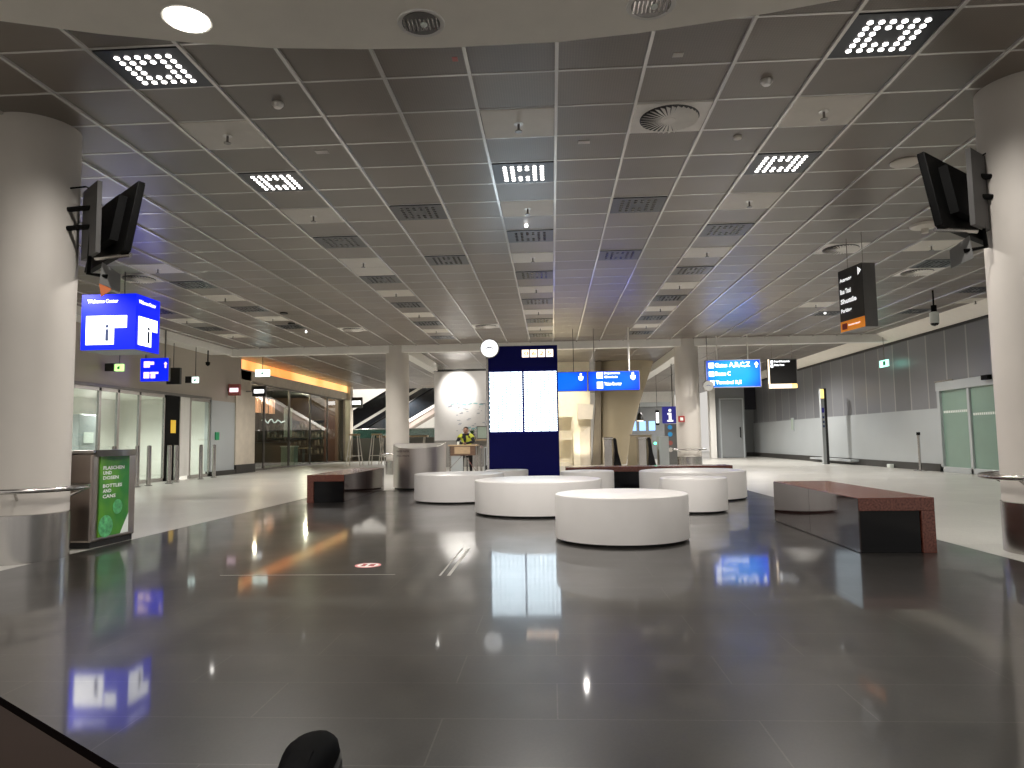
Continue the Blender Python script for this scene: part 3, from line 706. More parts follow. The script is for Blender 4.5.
# ------------------------------------------------------------ ceiling fittings
def light_panel(lit):
    t = thing('ceiling_light', 'x', 'ceiling light', (0, 0, CZ))
    a, bq = TX/2-.02, TY/2-.02
    MB().box(-a, a, -bq, bq, CZ-.012, CZ+.02).build('light_housing', 'light_housing', t)
    l0 = None
    for i in range(6):
        for j in range(6):
            if 2 <= i <= 3 and 2 <= j <= 3: continue
            p = ((i-2.5)*.082, (j-2.5)*.075)
            if l0 is None: l0 = MB().lathe([(.021, -.006), (.021, 0)], 0, 0, 12).build('lens', 'lens_on' if lit else 'lens_off', t); l0.data.transform(Matrix.Translation((0, 0, CZ))); l0.location = (p[0], p[1], -.012); continue
            c = l0.copy(); C.objects.link(c); c.location = (p[0], p[1], -.012)
    return t
ON = light_panel(True); OFF = light_panel(False)
ordn = ['nearest', 'second', 'third', 'fourth', 'fifth', 'sixth', 'seventh', 'eighth']
colname = {1: 'first column left of centre', 5: 'middle column', 9: 'first column right of centre', -4: 'far left column', -7: 'outermost left column', 3: 'column between middle and left', 7: 'column between middle and right', 15: 'right side column', 18: 'outermost right column'}
spots_ = {1: [1, 5, 9, 13, 17, 21, 25], 5: [1, 5, 9, 13, 17, 21, 25], 9: [1, 5, 9, 13, 17, 21, 25], 3: [7, 11], 7: [7, 11], -4: [13, 17, 21], -7: [17, 21], 15: [13, 21], 18: [17, 21]}
first = {True: ON, False: OFF}; used = {True: False, False: False}
for c_, rows in spots_.items():
    for i, r_ in enumerate(rows):
        if (c_, r_) == (5, 1): continue     # hidden above the soffit
        lit = (c_, r_) in LIT
        k = i if c_ != 5 else i-1
        lab = ('lit' if lit else 'unlit') + ' square ceiling light of small lenses, ' + ordn[k] + ' in the ' + colname[c_]
        loc = (gx(c_+.5), gy(r_+.5), CZ)
        if not used[lit]: o = first[lit]; o.location = loc; used[lit] = True; WM[o] = Matrix.Translation(loc)
        else: o = copy_at(first[lit], loc)
        o['label'] = lab; o['group'] = 'square ceiling lights'
P0 = thing('inspection_hatch', 'x', 'ceiling hatch', (0, 0, CZ), group='pale ceiling hatches')
MB().box(-TX/2+.018, TX/2-.018, -TY/2+.012, TY/2-.012, CZ-.008, CZ+.01).build('panel_sheet', 'panel_white', P0)
SP = thing('sprinkler', 'x', 'sprinkler', (0, 0, CZ), group='ceiling sprinklers')
MB().lathe([(.045, CZ-.012), (.045, CZ-.008)], 0, 0, 20).build('rosette', 'sprinkler_metal', SP, smooth=True)
MB().tube([(0, 0, CZ-.012), (0, 0, CZ-.075)], .012, 8).lathe([(.035, CZ-.085), (.035, CZ-.078)], 0, 0, 12).build('nozzle', 'steel_dark', SP, smooth=True)
pan = {1: [3, 7, 11, 12, 15, 19, 23], 5: [3, 7, 11, 15, 19, 23], 9: [3, 7, 11, 15, 19, 23], -4: [11, 15, 19], -7: [19, 23], 14: [11, 19], 19: [19]}
pc = dict(colname); pc[14] = 'right side column'; pc[19] = 'outermost right column'
ok = False
for c_, rows in pan.items():
    for i, r_ in enumerate(rows):
        loc = (gx(c_+.5), gy(r_+.5), CZ)
        if not ok: p = P0; s_ = SP; P0.location = loc; SP.location = loc; ok = True
        else: p = copy_at(P0, loc); s_ = copy_at(SP, loc) if r_ != 12 else None
        p['label'] = 'plain pale square ceiling hatch, ' + ordn[i] + ' in the ' + pc[c_]
        if s_ is not None: s_['label'] = 'small sprinkler under the ' + ordn[i] + ' pale panel of the ' + pc[c_]
# swirl air outlets
def swirl():
    t = thing('air_outlet', 'x', 'air vent', (0, 0, CZ), group='round swirl air outlets')
    MB().box(-TX/2+.015, TX/2-.015, -TY/2+.01, TY/2-.01, CZ-.012, CZ+.01).build('outlet_plate', 'rosette_white', t)
    MB().lathe([(.275, CZ-.016), (.275, CZ-.012)], 0, 0, 48).build('opening_shade_disc', 'black_sign', t)  # black disc painted in for the shade behind the vanes
    q = MB()
    for i in range(32):
        a = 2*PI*i/32; M = Matrix.Translation((0, 0, CZ-.030)) @ Matrix.Rotation(a, 4, 'Z') @ Matrix.Rotation(-.5, 4, 'X')
        q.add([(.06, -.006, -.004), (.265, -.021, -.004), (.265, .021, .0), (.06, .006, .0), (.06, -.006, -.001), (.265, -.021, -.001), (.265, .021, .003), (.06, .006, .003)],
              [(0, 1, 2, 3), (7, 6, 5, 4), (0, 4, 5, 1), (1, 5, 6, 2), (2, 6, 7, 3), (3, 7, 4, 0)], M)
    q.lathe([(.06, CZ-.036), (.06, CZ-.016)], 0, 0, 24)
    q.build('vane_ring', 'rosette_white', t)
    return t
V0 = swirl()
for i, (c_, r_, lb) in enumerate(((7, 3, 'large round swirl air outlet in the ceiling nearest the camera'), (12, 11, 'round swirl air outlet behind the black hanging sign'), (15, 14, 'round swirl air outlet right of the black hanging sign, below the right monitor'),
                       (-5, 12, 'round swirl air outlet above the blue welcome cube'), (-2, 22, 'round swirl air outlet far back above the shop front'), (3, 22, 'round swirl air outlet far back, above the white clock'))):
    loc = (gx(c_+.5), gy(r_+.5), CZ)
    if i == 0: V0.location = loc; o = V0
    else: o = copy_at(V0, loc)
    o['label'] = lb
# downlights of the near soffit
for i, (x, y, lit, lb) in enumerate(((-1.845, 3.364, True, 'brightly lit round downlight in the pale soffit'), (-.646, 3.498, False, 'unlit round downlight with chrome reflector, middle of the soffit'), (.548, 3.441, False, 'unlit chrome downlight cut by the top edge of the picture'))):
    t = thing('downlight', lb, 'downlight', (x, y, 3.2), group='soffit downlights')
    MB().lathe([(.098, 3.2), (.122, 3.194), (.126, 3.199), (.126, 3.2)], x, y, 40).build('trim_ring', 'rosette_white', t, smooth=True)
    if lit: MB().lathe([(.105, 3.196), (.105, 3.190), (0, 3.186)], x, y, 40).build('lamp_disc', 'downlight_on', t)
    else:
        MB().lathe([(.100, 3.1985), (.100, 3.1945)], x, y, 40).build('reflector_back', 'steel_dark', t)
        q = MB()
        for k in range(9): q.box(x-.09+k*.0215, x-.082+k*.0215, y-.05, y+.05, 3.190, 3.196)
        q.build('reflector_facets', 'chrome', t)
        MB().lathe([(.018, 3.186), (.018, 3.194)], x+.015, y, 12).build('lamp_bulb', 'poster_white', t)
# detectors, cameras, small labels on the tiles
def small(name, x, y, prof, m, lb, cat, n=24, sx=1, sy=1):
    o = MB().lathe([(r, CZ-.001+z) for r, z in prof], x, y, n, sx=sx, sy=sy).build(name, m, smooth=True, loc=(x, y, CZ)); tag(o, lb, cat); return o
det = [(.0, -.045), (.03, -.045), (.05, -.02), (.05, 0)]
small('smoke_detector', -2.36, 5.84, det, 'sprinkler_metal', 'round detector on a dark tile between the two left light panels', 'detector')
small('smoke_detector', 1.87, 5.81, det, 'sprinkler_metal', 'small detector right of the nearest air outlet', 'detector')
small('smoke_detector', 1.92, 6.93, [(0, -.02), (.04, -.02), (.045, 0)], 'panel_white', 'flat pale detector below right of the nearest air outlet', 'detector')
small('ceiling_loudspeaker', 3.961, 7.767, [(.0, -.035), (.12, -.03), (.15, -.01), (.15, 0)], 'panel_white', 'flat white ceiling dome beside the top of the right monitor', 'dome', 32, 1.0, 1.0)
small('access_point', 5.42, 10.2, [(.0, -.13), (.045, -.12), (.05, -.06), (.18, -.035), (.20, -.01), (.20, 0)], 'panel_white', 'white mushroom-shaped dome on the ceiling left of the right monitor', 'dome', 32)
small('smoke_detector', -6.1, 15.6, [(0, -.03), (.09, -.03), (.09, 0)], 'black_sign', 'dark round ceiling fitting above the orange cove, nearer one', 'detector')
small('smoke_detector', -6.45, 17.0, [(0, -.03), (.09, -.03), (.09, 0)], 'black_sign', 'dark round ceiling fitting above the orange cove, farther one', 'detector')
for x, y, lb in ((-.30, 9.55, 'bright white spot lamp in the middle ceiling column'), (-6.53, 18.26, 'bright tiny spot lamp on the far ceiling above the shop'), (6.72, 17.33, 'bright tiny spot lamp on the far ceiling left of the black hanging sign')):
    small('spot_lamp', x, y, [(0, -.05), (.022, -.045), (.028, -.02), (.02, 0)], 'spot_on', lb, 'lamp')
def tile_label(x, y, wx, wy, m, lb):
    o = MB().box(x-wx, x+wx, y-wy, y+wy, CZ-.004, CZ+.002).build('tile_label', m, loc=(x, y, CZ)); tag(o, lb, 'label')
tile_label(-.704, 5.263, .022, .03, 'label_red', 'small square pinkish label on a near ceiling tile')
tile_label(.383, 6.911, .06, .035, 'label_grey', 'pale rectangular label on the tile right of the central light')
tile_label(-2.317, 6.905, .065, .04, 'label_grey', 'pale rectangular label on the tile above the left light')
tile_label(1.05, 5.35, .04, .03, 'label_grey', 'pale rectangular label on the nearest tile right of centre')
# hanging camera
t = thing('security_camera', 'small black and white cylinder camera hanging from the ceiling near the right wall', 'camera', (9.75, 17.9, 3.35))
MB().tube([(8.05, 15.0, CZ), (8.05, 15.0, 3.66)], .018, 8).cyl(8.05, 15.0, .055, 3.52, 3.68, 20).build('mount', 'black_plastic', t, smooth=True)
MB().lathe([(.085, 3.30), (.09, 3.52), (.06, 3.54)], 8.05, 15.0, 24).build('camera_body', 'poster_white', t, smooth=True)
MB().lathe([(0, 3.24), (.06, 3.26), (.085, 3.30)], 8.05, 15.0, 24).build('lens_dome', 'black_gloss', t, smooth=True)

# ------------------------------------------------------------ bins
BX, BY = -5.08, 6.70
t = thing('recycling_bin', 'grey steel recycling bin with a green poster beside the left column', 'bin', (BX, BY, 0), -.03)
R = Matrix.Translation((BX, BY, 0)) @ Matrix.Rotation(-.03, 4, 'Z')
MB().box(0, .56, 0, .70, .06, .93, R).build('bin_body', 'steel_warm', t, bevel=.02)
MB().box(.02, .54, .02, .68, .006, .06, R).build('bin_foot', 'rubber', t)
MB().box(-.005, .575, -.01, .03, .93, .965, R).box(-.005, .45, 0, .70, .93, .96, R).build('bin_top', 'steel', t, bevel=.008)
q = [(.45, .03)] + [(.58+.055*math.sin(PI*i/10), .03+.64*i/10) for i in range(11)] + [(.45, .67)]
MB().prism(q, .90, .965, R).build('bowed_lid', 'steel_dark', t)
ps = MB().box(.56, .572, .10, .56, .10, .90, R).build('poster', 'green_poster', t)
def Fp(v, z, d_=.574):
    o_ = R @ Vector((d_, v, z)); return frame(o_, R.to_3x3() @ Vector((0, 1, 0)), (0, 0, 1))
for tx, z, wd in (('FLASCHEN', .765, .33), ('UND', .715, .13), ('DOSEN', .665, .24), ('BOTTLES', .585, .30), ('AND', .535, .13), ('CANS', .480, .20)):
    text('poster_lettering', tx, 'poster_white', ps, Fp(.14, z), wd, .036, bold=.03)
MB().prism([(.33, .10), (.46, .10), (.46, .30)], 0, .002, Fp(.10, 0, .573)).build('poster_corner', 'poster_white', ps)
q = MB()
for v, z, r in ((.20, .20, .11), (.38, .38, .075)):
    F = Fp(v, z, .573)
    q.lathe([(r, .0015), (r, .003)], 0, 0, 24, F).lathe([(r*.55, .003), (r*.55, .005)], 0, 0, 20, F)
mat('poster_can', (.10, .42, .16), .3, var=.5, vscale=20)
q.build('poster_can', 'poster_can', ps)

# round steel bin with dipped rim
t = thing('steel_bin', 'round stainless steel bin with a dipped rim behind the left drum seat', 'bin', (-2.86, 14.9, 0))
cx, cy, rx, ry = -2.83, 14.88, .56, .50; n = 72; q = MB(); v = []; f = []
def rim(a): return .965 - .11*max(0, -math.sin(a))**1.0*1.0 + .0
for i in range(n):
    a = 2*PI*i/n
    for r_, zz in ((1, .04), (1, rim(a)), (.965, rim(a)), (.93, rim(a)-.12)):
        v.append((cx+rx*r_*math.cos(a), cy+ry*r_*math.sin(a), zz))
for i in range(n):
    j = (i+1) % n
    for k in range(3): f.append((i*4+k, j*4+k, j*4+k+1, i*4+k+1))
q.add(v, f).build('bin_body', 'steel_satin', t, smooth=True)
MB().lathe([(.95, .82), (0, .83)], cx, cy, 48, sx=rx*.97, sy=ry*.97).build('inner_lid', 'white_paint', t)
q = MB(); v = []; f = []
for i in range(n):
    a = 2*PI*i/n
    for zz in (.70, rim(a)-.012): v.append((cx+rx*.925*math.cos(a), cy+ry*.925*math.sin(a), zz))
for i in range(n): j = (i+1) % n; f.append((i*2, j*2, j*2+1, i*2+1))
q.add(v, f).build('inner_liner', 'white_paint', t, smooth=True)
MB().lathe([(.95, .004), (.95, .04)], cx, cy, 48, sx=rx, sy=ry).build('bin_foot', 'rubber', t)
for tx, z in (('PAPIER PAPER', .78), ('MÜLL WASTE', .69)):
    a = -PI/2-.55; o_ = (cx+rx*math.cos(a)*1.0, cy+ry*math.sin(a)-.002, z)
    txo = text('bin_lettering', tx, 'dark_text', t, frame((cx-.42, cy-ry-.0, z), (1, 0, 0), (0, 0, 1)), .30, .040, bold=.0)
    for vv in txo.data.vertices:
        wx = vv.co.x + (-2.86); u = (wx-cx)/rx; vv.co.y = (cy-ry*math.sqrt(max(0, 1-u*u))-.004) - 14.9

# ------------------------------------------------------------ right side: totem, stanchion, small box
t = thing('info_totem', 'slim grey information post with a yellow top by the right wall', 'information post', (9.6, 24.9, 0), .0)
tx0, ty0 = 9.36, 24.9
MB().box(tx0, tx0+.11, ty0, ty0+.16, 0, 2.62).build('post_face', 'lower_panel', t)
MB().box(tx0+.11, tx0+.20, ty0+.01, ty0+.15, 0, 2.62).build('post_side', 'black_sign', t)
MB().box(tx0, tx0+.11, ty0-.006, ty0, 2.28, 2.60).build('yellow_panel', 'yellow_light', t)
MB().box(tx0+.02, tx0+.09, ty0-.006, ty0, 1.78, 1.95).build('blue_label', 'info_blue', t)
q = MB()
for z in (1.58, 1.42, 1.27): q.box(tx0+.03, tx0+.09, ty0-.006, ty0, z, z+.08)
q.build('pictogram', 'blue_text', t)
def stanchion(x, y, label, h=1.0, top='black_plastic', group=None):
    t = thing('barrier_post', label, 'barrier post', (x, y, 0), group=group)
    MB().lathe([(.17, .0), (.17, .012), (.05, .03), (0, .035)], x, y, 28).build('post_base', 'steel', t, smooth=True)
    MB().cyl(x, y, .032, .02, h-.08, 16).build('post_tube', 'steel', t, smooth=True)
    MB().cyl(x, y, .048, h-.08, h, 16).build('belt_head', top, t, smooth=True)
stanchion(9.9, 19.6, 'silver barrier post with a black head standing by the right sliding door', 1.04)
o = MB().box(9.98, 10.11, 21.5, 21.68, .004, .11).build('floor_box', 'poster_white', bevel=.01); tag(o, 'small white box on the floor at the right wall', 'box')
o = MB().box(9.85, 10.13, 23.9, 27.6, .10, .17).build('bumper_rail', 'lower_panel', bevel=.01)
o.location.x = 0; tag(o, 'low pale bumper rail along the dark skirting of the right wall', 'rail')
o = MB().box(9.9, 9.95, 21.1, 21.6, 3.0, 3.2).build('exit_sign', 'exit_light'); tag(o, 'small green glowing exit sign before the right wall', 'exit sign')
MB().tube([(9.93, 21.35, 3.2), (9.93, 21.35, CZ)], .01, 8).build('hanging_rod', 'steel', o)
ML().box(9.885, 9.9, 21.22, 21.34, 3.04, 3.16).build('pictogram', 'green_mark', o)
o = MB().box(RX-.09, RX-.05, 30.0, 30.3, 1.2, 1.75).build('notice_frame', 'lower_panel'); tag(o, 'small framed notice on the right wall near its far corner', 'notice')
MB().box(RX-.10, RX-.09, 30.04, 30.26, 1.25, 1.70).build('notice_sheet', 'pale_green', o)

# ------------------------------------------------------------ left side fittings
for i, (x, y, lb) in enumerate(((-10.05, 17.95, 'steel bollard before the glass doors, nearest the steel wall panel'), (-10.2, 18.55, 'steel bollard in front of the dark door with the yellow sticker'), (-10.3, 20.1, 'steel bollard before the bright white door'),
                    (-10.35, 21.0, 'steel bollard before the last glass pane on the left'))):
    t = thing('bollard', lb, 'bollard', (x, y, 0), group='steel bollards at the glass doors')
    MB().lathe([(.055, .0), (.055, .97), (.05, 1.0), (0, 1.01)], x, y, 20).build('bollard_post', 'steel', t, smooth=True)
    MB().lathe([(.09, .0), (.09, .015), (.055, .02)], x, y, 20).build('floor_flange', 'steel_dark', t, smooth=True)
for i, (x, y) in enumerate(((-10.1, 15.7), (-10.1, 16.6), (-10.1, 17.1))):
    t = thing('bollard', ['steel bollard top showing just above the recycling bin, leftmost', 'steel bollard top showing above the poster bin, middle one', 'steel bollard top above the poster bin, rightmost'][i], 'bollard', (x, y, 0), group='steel bollards at the glass doors')
    MB().lathe([(.055, .0), (.055, .97), (.05, 1.0), (0, 1.01)], x, y, 20).build('bollard_post', 'steel', t, smooth=True)
    MB().lathe([(.09, .0), (.09, .015), (.055, .02)], x, y, 20).build('floor_flange', 'steel_dark', t, smooth=True)
def exitbox(x, y, z, wd, ht, m, lb, bx=None):
    t = thing('exit_sign', lb, 'exit sign', (x, y, z))
    MB().box(x-wd/2, x+wd/2, y, y+.07, z-ht/2, z+ht/2).build('sign_box', m, t)
    MB().tube([(x, y+.035, z+ht/2), (x, y+.035, 3.86 if x < -10.1 else CZ)], .012, 8).build('hanging_rod', 'steel_dark', t)
    ML().prism([(0, 0), (.06, 0), (.06, .08), (0, .05)], .0, .004, frame((x-.03, y-.002, z-.04), (1, 0, 0), (0, 0, 1))).build('pictogram', 'green_mark', t)
    if bx: MB().box(x-wd/2-bx, x-wd/2-.02, y-.01, y+.08, z-ht/2, z+ht/2+.02).build('dark_module', 'black_sign', t)
exitbox(-10.45, 16.3, 2.90, .20, .17, 'exit_yellowgreen', 'yellow-green glowing exit sign under the blue cube', .24)
exitbox(-10.35, 19.75, 2.89, .17, .17, 'exit_white', 'tiny white-green exit sign over the dark door', .2)
exitbox(-9.30, 22.0, 3.28, .46, .22, 'exit_white', 'bright white-green exit sign before the orange cove')
# blade signs at the shop front
def blade(x, y, z, wd, ht, m, fm, lb):
    t = thing('blade_sign', lb, 'sign', (x, y, z))
    MB().box(x-wd/2, x+wd/2, y, y+.12, z-ht/2, z+ht/2).build('sign_box', m, t, bevel=.01)
    MB().box(x-wd*.36, x+wd*.38, y-.006, y, z-ht*.20, z+ht*.16).build('light_band', fm, t)
    MB().tube([(x-wd/2-.01, y+.06, z), (-10.9, y+.06, z)], .02, 8).build('wall_arm', 'steel_dark', t)
blade(-10.60, 22.8, 2.82, .40, .38, 'label_red', 'pink_light', 'reddish blade sign with a pink glowing band left of the cream pillar')
blade(-10.30, 24.1, 2.86, .48, .36, 'black_sign', 'white_light', 'black blade sign with a white glowing band on the cream pillar')
blade(-10.5, 37.2, 3.15, .62, .56, 'black_sign', 'white_light', 'black blade sign with a white band at the far end of the shop')
o = MB().tube([(-10.4, 20.6, 3.86), (-10.4, 20.6, 3.5)], .02, 8).lathe([(0, 3.38), (.06, 3.42), (.07, 3.5), (.02, 3.52)], -10.4, 20.6, 16).build('ceiling_camera', 'black_plastic', smooth=True); tag(o, 'small dark camera hanging over the left glass doors', 'camera')
o = MB().box(LX+.02, LX+.05, 22.0, 22.25, 1.15, 1.4).build('green_notice', 'green_mark'); tag(o, 'small green notice on the silver wall panel', 'notice')
# orange light cove over the shop
m_ = MAT['orange_cove']; N_, L_ = nodes(m_); n_ = N_.new('ShaderNodeTexNoise'); n_.inputs['Scale'].default_value = .5; t_ = N_.new('ShaderNodeTexCoord'); r_ = N_.new('ShaderNodeValToRGB')
r_.color_ramp.elements[0].color = (1, .30, .06, 1); r_.color_ramp.elements[1].color = (1, .62, .22, 1); r_.color_ramp.elements[0].position = .38; r_.color_ramp.elements[1].position = .62
L_.new(t_.outputs['Object'], n_.inputs['Vector']); L_.new(n_.outputs['Fac'], r_.inputs[0]); L_.new(r_.outputs[0], N_['Principled BSDF'].inputs['Emission Color'])
o = MB().box(-11.1, -10.92, 23.9, 37.0, 3.66, 4.0).build('cove_light', 'orange_cove'); tag(o, 'long glowing orange light cove above the shop front', 'light')
MB().box(-11.1, -10.90, 23.9, 37.0, 3.63, 3.66).build('cove_lip', 'beige_stone', o)
# shop front glass
for i, (y0, y1) in enumerate(((24.95, 26.6), (26.65, 29.2), (29.25, 31.8), (31.85, 34.3), (34.35, 36.9))):
    o = MB().box(-11.2, -11.14, y0, y0+.04, 0, 3.3).box(-11.2, -11.14, y1-.04, y1, 0, 3.3).box(-11.2, -11.14, y0, y1, 3.24, 3.3).box(-11.2, -11.14, y0, y1, 0, .06).build('window_' + str(i+6), 'steel_dark', kind='structure')
    MB().box(-11.176, -11.164, y0+.04, y1-.04, .06, 3.24).build('pane', 'shop_glass', o)
# inside the shop
for i, (x, y) in enumerate(((-12.60, 29.0), (-12.77, 29.8), (-12.75, 30.5), (-12.72, 31.2))):
    t = thing('pendant_lamp', ['copper glowing lamp in the shop, leftmost, nearest the cream pillar', 'copper glowing lamp in the shop, second from the cream pillar', 'copper glowing lamp in the shop, third from the cream pillar', 'copper glowing lamp in the shop, rightmost of four'][i], 'lamp', (x, y, 2.4), group='copper shop lamps')
    MB().lathe([(.13, 2.36), (.13, 2.98), (.05, 3.02)], x, y, 24).build('lamp_shade', 'copper_lamp', t, smooth=True)
    MB().tube([(x, y, 3.02), (x, y, 3.45)], .01, 6).build('lamp_cord', 'black_plastic', t)
t = thing('neon_script', 'wavy white line sign behind the shop glass', 'sign', (-12.6, 31, 1.8))
MB().tube([(-12.66 + .16*k/12, 30 + 2.2*k/12, 2.02 + .14*math.sin(k*1.7)*(1-k/16)) for k in range(13)], .03, 6).build('script_line', 'sign_text', t)
MB().tube([(-12.6, 31.1, 2.0), (-12.6, 31.1, 3.45)], .006, 6).build('hanging_wire', 'steel', t)
t = thing('shop_counter', 'long dark counter standing inside the shop', 'counter', (-13.4, 32, 0))
MB().box(-13.7, -13.15, 28, 35, 0, 1.05).build('counter_body', 'wood_brown', t)
MB().box(-13.75, -13.1, 27.95, 35.05, 1.05, 1.1).build('counter_top', 'steel_dark', t)
t = thing('shop_shelf', 'shelf of pale goods along the shop end wall', 'shelf', (-13.5, 36.8, 0))
q = MB()
for z in (.4, .85, 1.3, 1.75, 2.2): q.box(-15.4, -11.7, 36.6, 36.98, z, z+.04)
for x in (-15.4, -14.2, -13.0, -11.74): q.box(x, x+.04, 36.6, 36.98, 0, 2.24)
q.build('shelf_boards', 'wood_brown', t)
g_ = MB(); rnd = random.Random(3)
for z in (.44, .89, 1.34, 1.79):
    x = -15.2
    while x < -11.9:
        hh = rnd.uniform(.12, .32); g_.box(x, x+.10, 36.68, 36.85, z, z+hh); x += rnd.uniform(.14, .3)
o = g_.build('shop_goods', 'shop_goods_mix'); tag(o, 'small pale goods crowded on the shop shelves', 'goods', kind='stuff')
o = MB().box(-12.86, -12.46, 33, 33.04, 1.31, 2.70).build('hanging_poster', 'pale_green'); tag(o, 'tall pale green poster hanging in the shop', 'poster')
MB().tube([(-12.66, 33.02, 2.7), (-12.66, 33.02, 3.45)], .01, 6).build('poster_cord', 'black_plastic', o)
t = thing('shop_stand', 'low pale display stand behind the shop glass', 'stand', (-11.8, 31, 0))
MB().box(-12.12, -11.52, 30.8, 31.3, 0.0, .84).build('stand_body', 'pale_green', t, bevel=.01)
MB().box(-12.15, -11.49, 30.77, 31.33, .84, .89).build('stand_top', 'poster_white', t)
for k in range(3):
    t = thing('shop_table', ['small brown shop table nearest the glass', 'small brown shop table in the middle of the shop', 'small brown shop table at the back of the shop'][k], 'table', (-12.05-.3*k, 33.4+.9*k, 0), group='small brown shop tables')
    x, y = -12.05-.3*k, 33.4+.9*k
    MB().box(x-.35, x+.35, y-.3, y+.3, .74, .78).build('tabletop', 'wood_pale', t); MB().cyl(x, y, .04, .02, .74, 12).build('table_stem', 'steel_dark', t); MB().cyl(x, y, .22, 0, .02, 20).build('table_foot', 'steel_dark', t)
t = thing('wooden_screen', 'brown wooden screen at the far end of the shop front', 'screen', (-11.6, 36.4, 0))
MB().box(-12.0, -11.25, 36.4, 36.5, 0, 3.3).build('screen_board', 'wood_red', t)
point('shop_lamp', (-12.1, 28.0, 3.2), 90, (1, .72, .5)); point('shop_lamp', (-12.2, 34.3, 3.2), 190, (1, .82, .62)); point('shop_lamp', (-14.4, 31, 3.2), 90, (1, .7, .45))
spot('lobby_lamp', (-12.6, 20.2, 2.5), (-12.6, 20.2, 0), 420, 160, .5); spot('lobby_lamp', (-12.8, 16.5, 2.5), (-12.8, 16.5, 0), 260, 160, .5)
t = thing('lobby_cabinet', 'pale cabinet with a notice seen through the left glass doors', 'cabinet', (-13.2, 19.2, 0))
MB().box(-13.4, -13.0, 18.6, 19.4, 0, 1.9).build('cabinet_body', 'lower_panel', t, bevel=.01)
MB().box(-13.0, -12.98, 18.8, 19.2, 1.1, 1.4).build('notice', 'poster_white', t)

# ------------------------------------------------------------ escalators
ESC1, ESC2 = -11.9, -15.45
def escalator(y0, x0, z0, x1, label, truss, th):
    s = .577; L = x1-x0; t = thing('escalator', label, 'escalator', (x0, y0, 0))
    P = lambda x, dz: (x, z0+(x-x0)*s+dz)
    def slab(dz0, dz1, ya, yb, nm, m):
        poly = [P(x0, dz0), P(x1, dz0), P(x1, dz1), P(x0, dz1)]
        F = Matrix(((1, 0, 0, 0), (0, 0, 1, 0), (0, 1, 0, 0), (0, 0, 0, 1)))
        return MB().prism(poly, ya, yb, F).build(nm, m, t)
    slab(-th, 0, y0, y0+1.4, 'truss_cladding', truss)
    slab(0, .18, y0-.02, y0+.10, 'skirt_band', 'white_paint')
    slab(.18, 1.12, y0+.0, y0+.05, 'balustrade', 'escal_black')
    slab(.18, 1.12, y0+1.3, y0+1.35, 'balustrade', 'escal_black')
    q = MB()
    for yy in (y0+.025, y0+1.325):
        a, b_ = P(x0, 1.16), P(x1, 1.16); q.tube([(a[0], yy, a[1]), (b_[0], yy, b_[1])], .05, 8)
    q.build('handrail', 'black_plastic', t)
    st = MB(); n = int(L/.4)
    for i in range(n):
        x = x0+i*.4; z = z0+(x-x0)*s; st.box(x, x+.42, y0+.10, y0+1.3, z-.1, z+.06)
    st.build('step', 'steel_dark', t)
escalator(40.5, ESC1, .05, -4.6, 'nearer escalator rising to the right, beside the white map wall', 'escal_soffit', .36)
escalator(43.0, ESC2, .0, -4.6, 'farther escalator rising to the right behind the far column', 'escal_black', .5)
t = thing('glass_balustrade', 'greenish glass railing at the foot of the escalators', 'railing', (-8.2, 37.6, 0))
MB().box(-11.0, -5.2, 37.6, 37.63, 1.22, 1.68).build('glass_panel', 'teal_glass', t)
MB().box(-11.0, -5.2, 37.6, 37.7, 0, 1.22).build('lower_panel', 'sign_grey', t)
MB().tube([(-11.0, 37.615, 1.70), (-5.2, 37.615, 1.70)], .025, 8).box(-11.0, -10.96, 37.57, 37.6, 0, 1.7).box(-8.1, -8.06, 37.57, 37.6, 0, 1.7).build('rail_frame', 'steel', t)
# high table and stools near the shop
def stool(x, y, lb):
    t = thing('bar_stool', lb, 'stool', (x, y, 0), group='pale bar stools')
    MB().box(x-.2, x+.2, y-.2, y+.2, 1.30, 1.37).build('seat', 'wood_pale', t, bevel=.01)
    for sx in (-1, 1):
        for sy in (-1, 1):
            MB().tube([(x+sx*.30, y+sy*.26, 0), (x+sx*.16, y+sy*.16, 1.30)], .022, 8).build('leg', 'white_paint', t)
    ML().tube([(x-.25, y-.22, .42), (x+.25, y-.22, .42)], .015, 8).tube([(x-.25, y+.22, .42), (x+.25, y+.22, .42)], .015, 8).build('footrest', 'white_paint', t)
stool(-8.55, 30.0, 'pale tall stool just right of the shop front'); stool(-7.65, 30.3, 'second pale tall stool, next to the high table')
t = thing('high_table', 'long pale high table before the escalators', 'table', (-6.7, 31.4, 0))
MB().box(-7.9, -5.6, 31.2, 31.7, 1.20, 1.28).build('tabletop', 'wood_pale', t, bevel=.005)
for x in (-7.7, -6.7, -5.8):
    MB().tube([(x-.1, 31.25, 0), (x+.05, 31.3, 1.20)], .025, 8).build('leg', 'white_paint', t); MB().tube([(x-.1, 31.65, 0), (x+.05, 31.6, 1.20)], .025, 8).build('leg', 'white_paint', t)
MB().box(-7.8, -5.7, 31.27, 31.31, .32, .36).build('footrest', 'white_paint', t)

